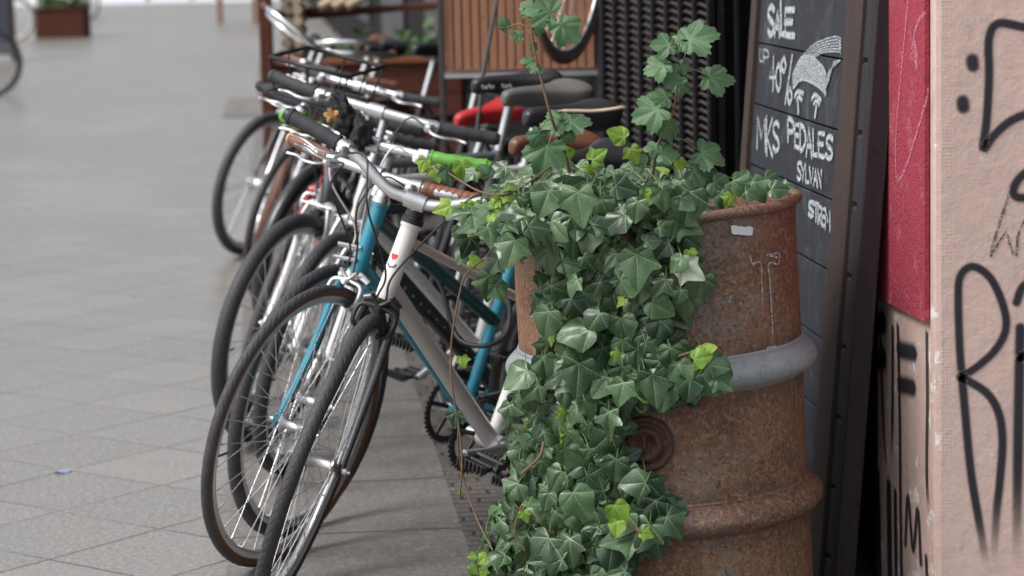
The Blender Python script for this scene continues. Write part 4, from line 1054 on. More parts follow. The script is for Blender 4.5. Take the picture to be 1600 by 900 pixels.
# cable lock looped round the teal seat tube
mb = MB(); lp = [(664, 405, 6.02), (690, 450, 6.0), (705, 505, 5.98), (722, 534, 5.95), (760, 540, 5.92), (788, 525, 5.95), (797, 490, 6.0), (790, 462, 6.08), (775, 450, 6.15)]
mb.tube(spline([at(*p) for p in lp], 8), .006, 10)
mb.tube([at(775, 450, 6.15), at(764, 446, 6.2)], .011, 12)
tag(mb.build('cable_lock', 'plastic'), 'black cable lock looped round the teal seat tube', 'lock')

# black cloth wrap on the bars, with a dry leaf
def blob(name, c, rad, mat, seed, amp=.35, rot=None, parent=None):
    mb = MB(); vs = []; fs = []; n, mm = 36, 24; rot = rot or Matrix.Identity(3)
    for j in range(mm + 1):
        th = PI * j / mm
        for i in range(n):
            ph = 2 * PI * i / n; d = V((math.sin(th) * math.cos(ph), math.sin(th) * math.sin(ph), math.cos(th)))
            f = 1 + amp * noise.fractal(d * 1.6 + V((seed, 0, 0)), .6, 2, 4) - amp * .5 * abs(noise.noise(d * 4.5 + V((seed, 3, 0))))
            vs.append(V(c) + rot @ V((d.x * rad[0] * f, d.y * rad[1] * f, d.z * rad[2] * f)))
    for j in range(mm):
        for i in range(n): k = (i + 1) % n; fs.append((j * n + i, (j + 1) * n + i, (j + 1) * n + k, j * n + k))
    mb.add(vs, fs); return mb.build(name, mat, parent)
cw = at(536, 182, 6.05)
tag(blob('cloth_wrap', cw, (.034, .034, .05), 'cloth', 3.1, .55, Matrix.Rotation(-.5, 3, 'Y')), 'crumpled black cloth tied over the handlebar with a dry leaf on it', 'cloth')
tag(blob('cloth_wrap', at(566, 208, 6.0), (.024, .03, .042), 'cloth', 8.7, .4), 'smaller black cloth cover hanging beside the crumpled one', 'cloth')
for k_ in range(1):
    mb = MB(); c_ = at(518, 180, 5.99); pts = []
    for i in range(40):
        a = 2 * PI * i / 40; r = .010 + .009 * abs(math.cos(2.5 * a)) + .002 * math.cos(17 * a)
        pts.append(c_ + V((math.cos(a + .5) * r, -.006 + .006 * math.sin(3 * a), math.sin(a + .5) * r)))
    mb.add([c_ + V((0, -.002, 0))] + pts, [(0, 1 + i, 1 + (i + 1) % 40) for i in range(40)])
    lf = mb.build('dry_leaf', 'dry_leaf'); sol = lf.modifiers.new('t', 'SOLIDIFY'); sol.thickness = .0008
    tag(lf, 'yellow brown dry leaf caught on the crumpled black cloth', 'leaf')

# ================================================================= LEAVES
IVY = [(.07, -.10), (.17, -.18), (.28, -.19), (.39, -.12), (.44, .0), (.46, .11), (.55, .20), (.63, .31), (.61, .37), (.50, .39), (.39, .43), (.33, .50), (.26, .64), (.15, .82), (.05, .95), (0, .97)]
IVY_V = [(0, 1), (.60, .30), (-.60, .30), (.32, -.15), (-.32, -.15)]
def outline(half, sub=1):
    P = [(0, -.01)] + half + [(-x, y) for x, y in half[-2::-1]]
    out = []
    for i in range(len(P)):
        a, b = P[i], P[(i + 1) % len(P)]
        for k in range(sub): out.append((lerp(a[0], b[0], k / sub), lerp(a[1], b[1], k / sub)))
    return out
IVY_O = outline(IVY)
IVY2_O = outline([(.08, -.12), (.22, -.17), (.36, -.13), (.46, -.01), (.50, .13), (.53, .26), (.50, .36), (.43, .45), (.36, .56), (.25, .72), (.12, .86), (.04, .91), (0, .92)])
IVY3_O = outline([(.08, -.10), (.19, -.16), (.30, -.12), (.34, .0), (.33, .12), (.43, .20), (.56, .36), (.55, .43), (.42, .44), (.27, .47), (.20, .60), (.13, .85), (.05, 1.03), (0, 1.08)])
def cur_outline():
    out = []
    L = [(90, 1.0), (38, .86), (142, .86), (-18, .58), (198, .58)]
    for i in range(72):
        ph = -68 + 316 * i / 71; r = 0
        for a, l in L:
            d = abs(ph - a); q = max(0, math.cos(math.radians(min(90, d * 1.9)))) ** .6; r = max(r, l * q)
        r = max(r, .45 if -40 < ph < 220 else .2)
        r *= 1 + .13 * (abs((ph / 6.5) % 2 - 1) - .5)
        out.append((r * math.cos(math.radians(ph)), r * math.sin(math.radians(ph))))
    out.append((0, .03)); return out
CUR_O = cur_outline(); CUR_V = [(math.cos(math.radians(a)), math.sin(math.radians(a))) for a in (90, 38, 142, -18, 198)]
OVAL_O = [(.32 * math.sin(2 * PI * i / 20), .5 - .5 * math.cos(2 * PI * i / 20)) for i in range(20)][1:] + [(0, 0)]
def leaf(mb, p, tip, nrm, size, shape=IVY_O, veins=IVY_V, curl=.25, cup=.5, mat=0, asym=0):
    tip = V(tip).normalized(); nrm = V(nrm); nrm = (nrm - tip * nrm.dot(tip)).normalized(); sx = tip.cross(nrm)
    rings = (.35, .7, 1.0); n = len(shape); vs = [V(p)]; uv = [(0, 0)]; fs = []
    tw = random.uniform(-.45, .45); c = (random.random(), random.random(), random.random(), 1); ph = random.uniform(0, 6)
    for t in rings:
        for x, y in shape:
            X, Y = x * t * (1 + asym * y), y * t; r2 = X * X + Y * Y
            pd = min([abs(X * vy - Y * vx) / math.hypot(vx, vy) for vx, vy in veins if X * vx + Y * vy > -.001] + [.3])
            z = -curl * r2 + cup * min(pd, .12) + tw * X * Y + .05 * math.sin(6 * X + ph) * t + .045 * math.sin(7 * Y + ph * 2) * t + .02 * math.sin(14 * (X + Y) + ph) * t * t
            vs.append(V(p) + (sx * X + tip * Y + nrm * z) * size); uv.append((x * t, y * t))
    for i in range(n):
        k = (i + 1) % n; fs.append((0, 1 + i, 1 + k))
        for r in range(2): a = 1 + r * n; fs.append((a + i, a + n + i, a + n + k, a + k))
    mb.add(vs, fs, mat, uv, c)
def leaf_mat(name, c0, c1, vein, veins, rough=.38, under=None, trans=.0, vw=.014, spec=.5):
    mt, nt, b = mk(name)
    uv = N(nt, 'ShaderNodeUVMap').outputs[0]; s = N(nt, 'ShaderNodeSeparateXYZ'); nt.links.new(uv, s.inputs[0]); x, y = s.outputs[0], s.outputs[1]
    at_ = N(nt, 'ShaderNodeAttribute', attribute_name='rnd'); rs = N(nt, 'ShaderNodeSeparateColor'); nt.links.new(at_.outputs['Color'], rs.inputs[0])
    m = None
    for i, (vx, vy) in enumerate(veins):
        L = math.hypot(vx, vy); vx, vy = vx / L, vy / L
        d = mth(nt, 'ABSOLUTE', mth(nt, 'SUBTRACT', mth(nt, 'MULTIPLY', x, vy), mth(nt, 'MULTIPLY', y, vx)))
        al = mth(nt, 'ADD', mth(nt, 'MULTIPLY', x, vx), mth(nt, 'MULTIPLY', y, vy))
        wd = mth(nt, 'MULTIPLY_ADD', al, -vw * .7, vw, clamp=True)
        k = mth(nt, 'SUBTRACT', 1.0, mth(nt, 'DIVIDE', d, wd), clamp=True)
        # side veins
        sv = mth(nt, 'SINE', mth(nt, 'MULTIPLY', mth(nt, 'SUBTRACT', al, mth(nt, 'MULTIPLY', d, 1.0)), 42.0))
        sv = mth(nt, 'MULTIPLY', step(nt, sv, .8, 1.0), mth(nt, 'MULTIPLY', step(nt, al, .05, .15), mth(nt, 'SUBTRACT', 1.0, step(nt, d, .06, .16))))
        k = mth(nt, 'MAXIMUM', mth(nt, 'MULTIPLY', k, mth(nt, 'GREATER_THAN', al, 0.0)), mth(nt, 'MULTIPLY', sv, .35 if i < 3 else .2))
        m = k if m is None else mth(nt, 'MAXIMUM', m, k)
    geo = N(nt, 'ShaderNodeNewGeometry')
    n1 = noi(nt, 45, 4, .6, geo.outputs['Position'])
    c = mixc(nt, rs.outputs[0], c0, c1)
    c = mixc(nt, mth(nt, 'MULTIPLY', step(nt, n1, .4, .7), .4), c, tuple(q * .6 for q in c0))
    c = mixc(nt, mth(nt, 'MULTIPLY', m, .8), c, vein)
    # brown edge specks on some leaves
    sp_ = mth(nt, 'MULTIPLY', step(nt, noi(nt, 130, 3, .6, geo.outputs['Position']), .68, .72), mth(nt, 'GREATER_THAN', rs.outputs[1], .6))
    c = mixc(nt, mth(nt, 'MULTIPLY', sp_, .7), c, (.10, .07, .03))
    c = mixc(nt, geo.outputs['Backfacing'], c, under or tuple(q * 1.5 + .01 for q in c1))
    nt.links.new(c, b.inputs['Base Color'])
    nt.links.new(mth(nt, 'MULTIPLY_ADD', n1, .25, rough - .1), b.inputs['Roughness'])
    b.inputs['Specular IOR Level'].default_value = spec
    bump(nt, b, mth(nt, 'SUBTRACT', mth(nt, 'MULTIPLY', n1, .5), m), .35, .0012)
    if trans:
        tr = N(nt, 'ShaderNodeBsdfTranslucent'); nt.links.new(c, tr.inputs['Color']); ms = N(nt, 'ShaderNodeMixShader'); ms.inputs[0].default_value = trans
        out = nt.nodes['Material Output']; nt.links.new(b.outputs[0], ms.inputs[1]); nt.links.new(tr.outputs[0], ms.inputs[2]); nt.links.new(ms.outputs[0], out.inputs[0])
    return mt
M['ivy'] = leaf_mat('ivy_leaf', (.015, .046, .018), (.095, .175, .075), (.25, .36, .20), IVY_V, .32, trans=.14, vw=.030, spec=.6)
M['ivy_young'] = leaf_mat('young_ivy_leaf', (.16, .32, .03), (.28, .42, .06), (.38, .52, .18), IVY_V, .45, trans=.3, vw=.03)
M['ivy_pale'] = leaf_mat('variegated_ivy_leaf', (.30, .38, .27), (.5, .55, .42), (.2, .3, .15), IVY_V, .5, trans=.15)
M['currant'] = leaf_mat('currant_leaf', (.065, .145, .065), (.105, .205, .09), (.22, .36, .18), CUR_V, .5, trans=.25, vw=.022)
M['bush'] = leaf_mat('planter_leaf', (.02, .06, .015), (.05, .12, .02), (.1, .2, .05), [(0, 1)], .5, trans=.2)
M['stem'] = pm('woody_stem', (.15, .085, .05), .7, 0, .3, 60, bmp=.4)
M['stem_green'] = pm('green_stem', (.12, .17, .05), .6, 0, .3, 60)

def inpoly(x, y, P):
    r = False; j = len(P) - 1
    for i in range(len(P)):
        (xi, yi), (xj, yj) = P[i], P[j]
        if (yi > y) != (yj > y) and x < (xj - xi) * (y - yi) / (yj - yi) + xi: r = not r
        j = i
    return r
rnd = random.Random(11)
ivy = empty('ivy_plant', 'dark green ivy spilling over the front of the rusty drum to the pavement', 'plant', (.28, 5.0, .86))
IL = V(ivy.location)
def L3(p): return V(p) - IL
Lm, Ly, St = MB(), MB(), MB()
curtain = [(760, 335), (830, 300), (1000, 300), (1075, 318), (1062, 360), (1078, 400), (1100, 440), (1062, 490), (1022, 530), (1040, 552), (1062, 590), (1045, 630), (972, 650), (955, 705), (1000, 755), (1050, 785), (1038, 840), (990, 870), (970, 925), (735, 925), (745, 870), (775, 810), (800, 760), (795, 700), (795, 640), (800, 605), (845, 575), (862, 520), (852, 470), (866, 420), (830, 392), (775, 385)]
holes = [[(935, 350), (1000, 348), (1005, 384), (950, 392)], [(972, 650), (1045, 650), (1045, 745), (978, 735)]]
def drum_front(px, py, off):
    o = Mdi @ CAM; d = (Mdi.to_3x3() @ ray(px, py)); R = DR + off
    A = d.x ** 2 + d.y ** 2; Bq = 2 * (o.x * d.x + o.y * d.y); C = o.x ** 2 + o.y ** 2 - R * R; disc = Bq * Bq - 4 * A * C
    if disc <= 0:
        t = -Bq / (2 * A)
    else: t = (-Bq - math.sqrt(disc)) / (2 * A)
    return Md @ (o + d * t)
def scatter(poly, holes_, n, dmin, fn_):
    xs = [p[0] for p in poly]; ys = [p[1] for p in poly]; acc = []; tries = 0
    while len(acc) < n and tries < n * 60:
        tries += 1; x, y = rnd.uniform(min(xs), max(xs)), rnd.uniform(min(ys), max(ys))
        if not inpoly(x, y, poly) or any(inpoly(x, y, h) for h in holes_): continue
        if any((x - a) ** 2 + (y - b) ** 2 < dmin * dmin for a, b in acc): continue
        acc.append((x, y)); fn_(x, y)
    return acc
def clump(x, y): return noise.noise(V((x * .018, y * .018, 3.3)))
def cur_leaf(off0, off1, smin, smax, dark):
    def f(x, y):
        o = rnd.uniform(off0, off1) + .03 * clump(x, y); s = rnd.uniform(smin, smax) * (1 + .25 * clump(x + 90, y))
        p = drum_front(x, y - 12, max(o, .008)); cdr = V((dl.x, dl.y, p.z)); nn = (p - cdr).normalized()
        nn = (nn + V((rnd.gauss(0, .55), rnd.gauss(-.2, .25), rnd.gauss(.4, .4)))).normalized()
        a = rnd.gauss(0, .8); tp = V((math.sin(a), rnd.uniform(-.15, .05), -math.cos(a)))
        young = rnd.random() < (.045 if not dark else 0)
        sh = rnd.choice((IVY_O, IVY_O, IVY2_O, IVY2_O, IVY2_O, IVY3_O))
        leaf(Ly if young else Lm, L3(p), tp, nn, s * (.55 if young else 1), sh, IVY_V, rnd.uniform(.05, .45), rnd.uniform(.25, .75), 0, rnd.uniform(-.15, .15))
        q = p - nn * .02 + V((rnd.uniform(-.012, .012), .02, .03)); St.tube([L3(p), L3(lerp(p, q, .5)) + V((0, 0, .004)), L3(q)], .0010, 4, 1, caps=False)
    return f
scatter(curtain, holes, 300, 16, cur_leaf(.010, .03, .040, .060, True))
scatter(curtain, holes, 230, 21, cur_leaf(.035, .06, .030, .062, False))
scatter(curtain, holes, 130, 29, cur_leaf(.065, .10, .028, .068, False))
# branch reaching to the right over the upper hoop
br = [(960, 560), (1035, 555), (1085, 548), (1125, 572), (1120, 605), (1070, 625), (1040, 620), (985, 610)]
scatter(br, [], 34, 17, cur_leaf(.05, .11, .038, .062, False))
# leaves at left edge of the drum
scatter([(820, 440), (870, 430), (860, 500), (830, 500)], [], 5, 22, cur_leaf(.02, .05, .04, .06, False))
# mound on top
top = [(735, 300), (770, 268), (810, 255), (860, 243), (905, 240), (970, 246), (1015, 240), (1060, 245), (1095, 268), (1090, 300), (1080, 325), (1040, 335), (900, 335), (790, 345), (730, 335)]
def top_leaf(y0, smin, smax):
    def f(x, y):
        Y = lerp(5.24, 4.78, min(1, max(0, (y - 240) / 95))) + rnd.uniform(-.02, .02) + y0
        p = at(x, y + 16, Y)
        nn = V((rnd.gauss(-.1, .5), rnd.gauss(-.75, .35), rnd.gauss(.9, .25))).normalized()
        a = rnd.gauss(0, 1.0); tp = V((math.sin(a), -.55 * math.cos(a), -.5 * abs(math.cos(a))))
        young = rnd.random() < .10
        leaf(Ly if young else Lm, L3(p), tp, nn, rnd.uniform(smin, smax) * (.55 if young else 1), IVY_O if rnd.random() < .5 else IVY2_O, IVY_V, rnd.uniform(.1, .45), rnd.uniform(.1, .55), 0, rnd.uniform(-.15, .15))
        St.tube([L3(p), L3(p) + V((rnd.uniform(-.01, .01), .01, -.02)), L3(p) + V((rnd.uniform(-.02, .02), .02, -.045))], .0011, 4, 1, caps=False)
    return f
scatter(top, [], 150, 17, top_leaf(.03, .038, .060)); scatter(top, [], 120, 20, top_leaf(-.03, .034, .062))
# individually seen leaves: px, py, Y, size, tip angle (0 = down, + = right), kind
for (x, y, Y, s, a, k) in [(902, 300, 4.68, .085, .1, 0), (858, 298, 4.70, .070, -.4, 0), (1078, 300, 4.72, .085, -.15, 0), (995, 398, 4.70, .085, 0, 0), (805, 375, 4.74, .07, -.3, 0), (905, 568, 4.70, .085, -.1, 0),
                           (895, 770, 4.69, .08, .5, 0), (960, 790, 4.66, .055, .5, 1), (965, 815, 4.65, .04, -.2, 1), (1003, 832, 4.66, .03, 1.2, 1), (818, 800, 4.7, .028, .3, 1), (1066, 415, 4.72, .062, 1.0, 2), (1085, 548, 4.7, .025, .5, 1),
                           (703, 322, 4.95, .045, -1.3, 1), (728, 318, 4.95, .04, .2, 1), (770, 322, 4.9, .06, 1.2, 1), (752, 345, 4.9, .05, -.8, 1), (790, 300, 4.9, .04, .8, 1), (745, 330, 4.93, .055, -.2, 0), (720, 355, 4.95, .05, .2, 0), (735, 372, 4.93, .055, -.4, 0),
                           (664, 250, 5.0, .035, -.4, 1), (678, 262, 5.0, .04, .3, 1), (700, 262, 4.98, .048, .1, 0), (722, 255, 4.98, .05, .1, 1), (742, 268, 4.96, .04, -.9, 0), (765, 275, 4.94, .04, -2.5, 0), (790, 262, 4.95, .05, -1.2, 0),
                           (725, 392, 4.96, .04, -.5, 0), (735, 407, 4.95, .035, 1.3, 1), (778, 405, 4.85, .05, -.6, 0), (765, 430, 4.85, .065, -.1, 0), (775, 445, 4.84, .05, .5, 0), (712, 645, 4.98, .04, -.1, 0), (722, 558, 4.98, .030, .2, 1), (720, 768, 4.98, .014, 0, 1),
                           (1098, 585, 4.69, .065, .5, 0), (1118, 590, 4.69, .05, .9, 0), (1078, 592, 4.68, .06, -.1, 0), (1085, 562, 4.69, .045, 1.8, 1), (1108, 570, 4.69, .05, 1.4, 0), (1060, 570, 4.68, .06, .4, 0), (1102, 545, 4.7, .03, 1.7, 1), (1092, 552, 4.7, .04, 1.4, 1), (1105, 590, 4.7, .05, .7, 0), (1020, 585, 4.68, .08, .1, 0), (975, 598, 4.68, .06, -.3, 0), (760, 870, 4.85, .03, -1, 1), (742, 868, 4.85, .02, -1.4, 1), (735, 885, 4.85, .025, .7, 1), (755, 890, 4.85, .025, 0, 1),
                           (1115, 285, 5.0, .06, 1.0, 0), (1145, 283, 4.95, .06, .9, 0), (1175, 285, 4.93, .06, .6, 0), (1195, 278, 5.0, .055, .9, 0), (1205, 296, 4.92, .045, 1.6, 0), (1128, 300, 4.9, .05, .2, 0), (1142, 305, 4.88, .035, -.4, 1), (1165, 300, 4.9, .04, 1.2, 0), (1222, 292, 4.95, .03, 1.7, 0),
                           (975, 215, 5.2, .05, -2.0, 1), (985, 232, 5.2, .045, .4, 1), (870, 245, 5.1, .05, 1.9, 1), (1060, 250, 5.0, .03, .3, 1), (1018, 300, 4.75, .035, -.3, 1), (1000, 320, 4.75, .03, .3, 1), (925, 250, 5.0, .045, 2.2, 1)]:
    p = at(x, y, Y); tp = V((math.sin(a), -.1, -math.cos(a))); nn = V((random.uniform(-.4, .4), -1, random.uniform(.1, .7))); s *= .84
    leaf({0: Lm, 1: Ly}.get(k, Ly), L3(p), tp, nn, s, IVY_O if random.random() < .5 else IVY2_O, IVY_V, .2, .35, 1 if k == 2 else 0)
# stems
for path, r in (([(868, 255, 5.0), (800, 300, 4.9), (752, 300, 4.92), (700, 270, 4.98), (655, 245, 5.02)], .0022), ([(800, 330, 4.9), (750, 330, 4.93), (700, 328, 4.96), (690, 335, 4.97)], .002),
                ([(800, 345, 4.85), (765, 395, 4.9), (728, 430, 4.96), (714, 480, 4.97), (705, 540, 4.98), (706, 600, 4.98), (716, 660, 4.98), (722, 720, 4.98), (718, 778, 4.98)], .0021),
                ([(718, 640, 4.99), (716, 700, 5.0), (728, 760, 5.02), (745, 810, 4.98), (770, 860, 4.9)], .0017), ([(955, 790, 4.7), (975, 815, 4.68), (1002, 832, 4.66)], .0026),
                ([(850, 690, 4.70), (842, 715, 4.69), (815, 740, 4.7)], .0026), ([(1000, 540, 4.74), (1040, 560, 4.72), (1090, 550, 4.7), (1120, 572, 4.7)], .0022),
                ([(1010, 290, 4.95), (1040, 300, 4.85), (1075, 298, 4.72)], .002), ([(815, 790, 4.7), (805, 830, 4.72), (820, 860, 4.72)], .002), ([(935, 330, 4.78), (1000, 330, 4.78), (1050, 318, 4.78)], .0024),
                ([(1100, 400, 4.8), (1130, 700, 4.75)][:0], 0)):
    if path: St.tube(spline([L3(at(*q)) for q in path], 7), r, 6, 0)
Lm.build('leaves', 'ivy', ivy); Ly.build('young_leaves', ['ivy_young', 'ivy_pale'], ivy); so_ = St.build('stems', ['stem', 'stem_green'], ivy)

# currant shoots growing out of the drum
def shoot(label, path, leaves, r0, Y0):
    rt = empty('currant_shoot', label, 'plant', at(*path[0]), group='currant shoots growing out of the drum'); o = V(rt.location)
    P = [at(*q) - o for q in path]; s = spline(P, 8); n = len(s)
    mb = MB().tube(s, [lerp(r0, r0 * .4, i / (n - 1)) for i in range(n)], 8)
    lm = MB(); pt = MB()
    for (x, y, sz, a, tilt) in leaves:      # leaf centre in the photo, width in m, tip angle
        Yl = Y0 + random.uniform(-.05, .03); c = at(x, y, Yl) - o; tp = V((math.sin(a), -.15, -math.cos(a))).normalized()
        b = c - tp * sz * .28
        near = min(s, key=lambda q: (q - b).length); att = near
        pt.tube(spline([att, lerp(att, b, .5) + V((0, 0, .008)), b], 5), .0011, 6)
        leaf(lm, b, tp, V((random.uniform(-.45, .45) + tilt, -.75, random.uniform(.35, .9))), sz * .68, CUR_O, CUR_V, .25, .35)
    mb.build('trunk', 'stem', rt); pt.build('petioles', 'stem_green', rt); lm.build('leaves', 'currant', rt)
shoot('tall thin currant shoot on the left rising past the bicycle saddles', [(890, 270, 5.05), (882, 240, 5.04), (862, 185, 5.0), (845, 120, 5.0), (832, 60, 5.0), (833, 0, 5.0), (838, -60, 5.0)],
      [(842, 14, .085, -1.9, .3), (832, 12, .05, 1.7, -.2), (890, 48, .07, .9, 0), (788, 36, .035, -2.6, .3), (806, 56, .032, -1.6, 0), (842, 47, .03, 1.5, .2), (835, 73, .022, .9, 0), (824, 95, .034, -1.7, 0), (832, 109, .02, -1, 0), (847, 108, .02, 1.5, 0),
       (865, 190, .07, -1.5, 0), (905, 190, .06, 1.7, .3), (838, 218, .045, -.5, 0), (890, 212, .035, 1.0, 0), (850, 248, .09, -.3, 0)], .0038, 5.0)
shoot('leafy currant shoot on the right in front of the steel grille', [(1014, 300, 5.05), (1020, 270, 5.03), (1030, 222, 5.0), (1052, 175, 5.0), (1060, 120, 5.0), (1072, 82, 5.0)],
      [(1095, 56, .085, 1.9, .3), (1034, 70, .055, -1.7, 0), (1056, 68, .04, -1.2, 0), (1024, 105, .06, -1.3, 0), (1042, 116, .06, -1.5, .2), (1072, 105, .035, 1.2, 0), (1125, 122, .075, 1.5, 0), (1012, 176, .08, -1.3, .1), (1030, 150, .055, -1.9, 0), (1066, 136, .045, 1.3, .2),
       (1048, 208, .06, .2, .4), (1045, 240, .05, 1.6, 0), (1018, 232, .04, -1.6, 0), (1112, 244, .075, 1.2, 0), (1098, 268, .07, 1.4, 0), (1095, 272, .06, -.9, 0), (1165, 282, .05, 1.5, 0)], .0034, 4.98)

# ================================================================= BACKGROUND
M['slat_wood'] = streaky('slat_wood', (.20, .095, .055), (.42, .22, .14), (30, 30, 3))
M['red_wood'] = streaky('red_brown_wood', (.05, .017, .012), (.12, .04, .025), (4, 4, 12))
M['orange_wood'] = streaky('terracotta_wood', (.14, .05, .03), (.26, .10, .06), (4, 4, 12))
M['log_end'] = pm('pale_cut_wood', (.55, .42, .30), .8, 0, .25, 20)
c0 = at(690, 114, 8.6); c1 = at(938, 106, 8.6); w_ = c1.x - c0.x; zc = .955
rk = empty('metal_rack', 'thin grey metal stand holding the slatted wooden crate', 'rack', (c0.x, 8.6, 0))
for x in (0, w_):
    for y in (0, .24):
        mb = MB(); mb.box((x, y, .8), (.016, .016, 1.6), bev=.002); mb.build('leg', 'steel_dark', rk)
mb = MB()
mb.box((w_ / 2, 0, zc - .006), (w_ - .018, .016, .014)); mb.box((w_ / 2, .24, zc - .006), (w_ - .018, .016, .014)); 
for x in (0, w_): mb.box((x, .12, zc - .006), (.014, .222, .014))
mb.build('bar', 'alloy', rk)
cr = empty('wooden_crate', 'brown slatted wooden crate standing on the metal stand behind the saddles', 'crate', (c0.x, 8.6, zc))
n = 17; sw = (w_ - .03) / n
for i in range(n):
    mb = MB(); mb.box((.015 + sw * (i + .5), .012, .27), (sw * .86, .012, .52), bev=.003); mb.build('slat', 'slat_wood', cr)
mb = MB()
for z in (.05, .30, .5): mb.box((w_ / 2, .026, z), (w_ - .03, .012, .04), bev=.002)
mb.box((w_ / 2, .22, .27), (w_ - .03, .012, .52)); mb.box((.018, .12, .27), (.01, .18, .52)); mb.box((w_ - .018, .12, .27), (.01, .18, .52)); mb.build('frame', 'slat_wood', cr)
hw_ = empty('spare_wheel', 'loose bicycle wheel with tan tyre hanging in front of the wooden crate', 'wheel', at(889, -66, 8.35), (.06, -.02, math.radians(68)))
ww = wheel(hw_, 'rim', (0, 0, 0), .345, .014, dict(tyre='tyre_tan', rim='alloy', rim_depth=.02))
mb = MB(); p = V(hw_.location) + V((0, 0, .33)); mb.tube([p + V((0, -.01, -.03)), p + V((0, .0, .0)), p + V((.02, .04, .03)), V((.5, 8.42, p.z + .03))], .006, 8)
tag(mb.build('wall_hook', 'steel_dark'), 'steel wall hook carrying the loose wheel with tan tyre', 'hook')
mb = MB(); mb.tube([at(745, 210, 7.95), at(755, 115, 8.2), at(776, 0, 8.5), at(784, -40, 8.55)], .007, 10)
tag(mb.build('metal_rod', 'steel_dark'), 'thin dark rod leaning against the slatted crate', 'rod')
# planter with trellis post
pb = empty('planter_box', 'red brown wooden planter box with green plants and a corner post', 'planter', (-1.18, 13.0, 0))
PW = .95
mb = MB()
for k in range(5): mb.box((PW / 2, 0, .08 + k * .155), (PW, .03, .15), bev=.004); mb.box((PW / 2, .5, .08 + k * .155), (PW, .03, .15), bev=.004)
for k in range(5):
    for x in (.0, PW): mb.box((x, .25, .08 + k * .155), (.03, .47, .148), bev=.004)
mb.build('side_board', 'red_wood', pb)
mb = MB(); mb.box((PW / 2, -.01, .795), (PW + .04, .07, .03), bev=.004); mb.box((PW / 2, .5, .795), (PW + .04, .07, .03), bev=.004); mb.build('rim_board', 'orange_wood', pb)
for y in (-.03,):
    mb = MB(); mb.box((-.03, y, 1.1), (.065, .065, 2.2), bev=.005); mb.build('post', 'red_wood', pb)
mb = MB(); mb.box((PW / 2, .25, .74), (PW - .03, .46, .02)); mb.build('soil', 'soil', pb)
mb = MB(); mb.box((.12, .2, .79), (.26, .4, .02)); mb.build('lid', 'red_wood', pb)
lm = MB()
for i in range(750):
    p = V((rnd.uniform(.12, PW - .02), rnd.uniform(.02, .45), .76 + abs(rnd.gauss(0, .065)))); 
    if noise.noise(p * 5) < -.15: continue
    leaf(lm, p, V((rnd.gauss(0, 1), rnd.gauss(-.3, .7), rnd.gauss(.1, .8))), V((rnd.gauss(0, .5), -.6, .8)), rnd.uniform(.04, .08), OVAL_O, [(0, 1)], .3, .2)
lm.build('foliage', 'bush', pb)
M['bark'] = pm('log_bark', (.16, .10, .07), .9, 0, .3, 20)
pos = []
for r_ in range(6):
    for q in range(2): pos.append((-1.115 + q * .058, .835 + r_ * .056))
for x in (-.90, -.83, -.76): pos.append((x, 1.10))
for i, (x, z) in enumerate(pos):
    if z > 1.05 and x > -.95:
        mb = MB().tube([(x - .06, 13.3, 1.06), (x + .14, 13.35, 1.17)], .024, 14)
    else: mb = MB().tube([(x, 13.02 + random.uniform(-.01, .01), z), (x, 13.36, z)], .026 * random.uniform(.9, 1.05), 14)
    tag(mb.build('firewood_log', 'log_end'), 'pale cut log in the small pile on the planter box behind the post', 'log', 'pale logs piled on the planter box')
mb = MB(); mb.tube([(-1.28, 13.4, 1.0), (-.3, 13.4, 1.06)], .018, 8); mb.box((-.75, 13.4, 1.045), (.8, .05, .03)); 
tag(mb.build('shelf_board', 'red_wood'), 'narrow board across the back above the planter plants', 'board')
# left side: chalk board on the pavement
sb = empty('pavement_sign', 'dark blue grey pavement board in a wooden frame at the far left', 'sign', (-6.55, 31.5, 0), (0, 0, .15))
MB().box((0, 0, .62), (.95, .025, 1.1), bev=.003).build('panel', 'board_blue' if 'board_blue' in M else pm('blue_grey_board', (.06, .065, .09), .7, 0, .3, 6), sb)
for x in (-.5, .5):
    MB().box((x, -.01, .62), (.07, .06, 1.24), bev=.005).build('frame_post', 'frame_wood', sb); MB().tube([(x, .02, 1.2), (x, .5, 0)], .02, 8).build('prop', 'frame_dark', sb)
far = 'bicycles standing on the far side of the pavement'
make_bike('black bicycle at the far left edge seen from the side', (-5.43, 23.9, 0, .03, .05), {}, dict(frame='black_paint', fork='black_paint', tr=.02, rim='black_metal', group=far))
make_bike('bicycle with pale rims behind the far left pavement board', (-7.80, 37.6, 0, .03, .05), {}, dict(frame='grey_paint', fork='grey_paint', tyre='tyre_tan', rim='white_paint', tr=.02, guard='silver_paint', group=far))
make_bike('dark bicycle behind the distant flower planter', (-8.0, 48.5, 2.2, .05, .3), {}, dict(frame='black_paint', fork='black_paint', tr=.024, group=far))
p2 = empty('flower_planter', 'brown wooden flower planter on the far pavement beside a pale wheel', 'planter', (-7.05, 38.8, 0))
mb = MB(); mb.box((.32, .3, .22), (.75, .6, .44), bev=.01); mb.build('box', 'red_wood', p2)
mb = MB(); mb.box((.32, .3, .455), (.80, .65, .03), bev=.006); mb.build('rim_board', 'red_wood', p2)
lm = MB()
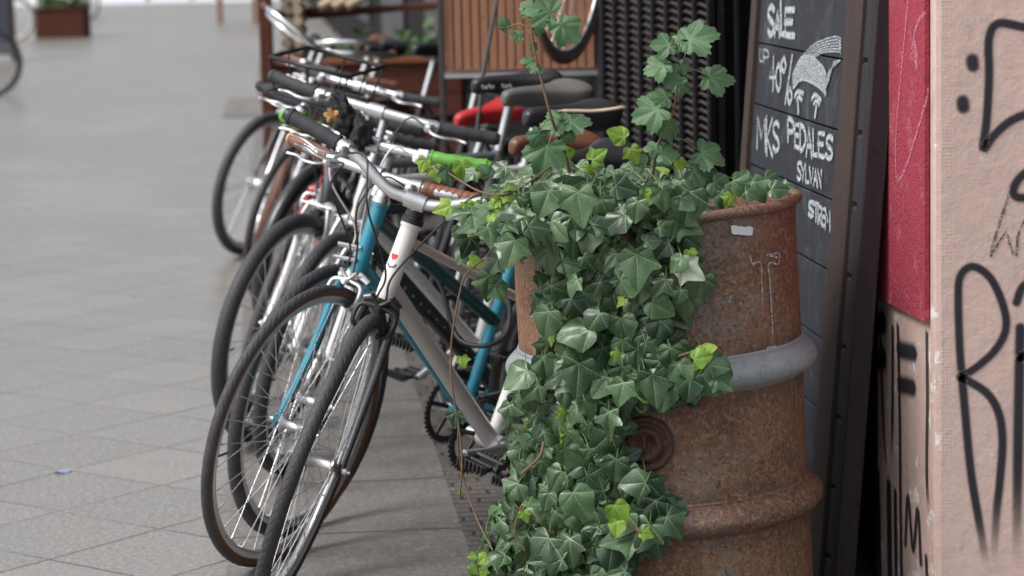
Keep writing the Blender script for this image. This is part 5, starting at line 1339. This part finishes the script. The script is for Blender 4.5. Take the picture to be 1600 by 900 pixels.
for i in range(260): leaf(lm, V((rnd.uniform(-.02, .68), rnd.uniform(0, .6), .48 + abs(rnd.gauss(0, .14)))), V((rnd.gauss(0, 1), -.3, rnd.gauss(0, 1))), V((0, -.8, .6)), rnd.uniform(.07, .12), OVAL_O, [(0, 1)], .3, .2)
lm.build('foliage', 'bush', p2)
mb = MB()
for i in range(26):
    q = V((.55 + rnd.gauss(0, .12), rnd.uniform(0, .3), .62 + rnd.gauss(0, .06))); mb.lathe([(0, .02), (.03, .012), (.035, 0), (0, -.02)], seg=8, Mx=Matrix.Translation(q))
mb.build('flowers', 'sticker', p2)
bn_ = empty('street_bench', 'small wooden bench far down the pavement near the shop front', 'bench', (-4.9, 44, 0))
MB().box((.32, .0, .45), (.75, .35, .04), bev=.005).build('seat', 'slat_wood', bn_)
for x in (.02, .62):
    for y in (-.14, .14): MB().box((x, y, .215), (.06, .05, .43), bev=.004).build('leg', 'slat_wood', bn_)
MB().box((.32, .16, .72), (.75, .03, .3), bev=.005).build('backrest', 'slat_wood', bn_)
for x, lab in ((-8.6, 'left of the two thin bollards at the end of the pavement'), (-7.55, 'right of the two thin bollards at the end of the pavement')):
    b_ = MB().lathe([(0, 0), (.06, 0), (.055, .8), (.06, .84), (.05, .9), (0, .92)], seg=16).build('bollard', 'steel_dark'); b_.location = (x, 62, 0)
    tag(b_, lab, 'bollard', 'bollards at the end of the pavement')
pp = at(97, 738, 6.0); g0 = CAM + ray(97, 738) * (-CH / ray(97, 738).z)
M['blue_scrap'] = pm('blue_scrap', (.26, .32, .46), .6, 0, .1, 30)
mb = MB(); vs = [(g0.x + math.cos(a) * .022 * (1 + .3 * math.sin(3 * a)), g0.y + math.sin(a) * .02, .004 + .003 * math.sin(2 * a)) for a in [2 * PI * i / 14 for i in range(14)]]
mb.add([(g0.x, g0.y, .008)] + vs, [(0, 1 + i, 1 + (i + 1) % 14) for i in range(14)])
tag(mb.build('paper_scrap', 'blue_scrap'), 'tiny blue scrap lying on the paving slabs', 'litter')
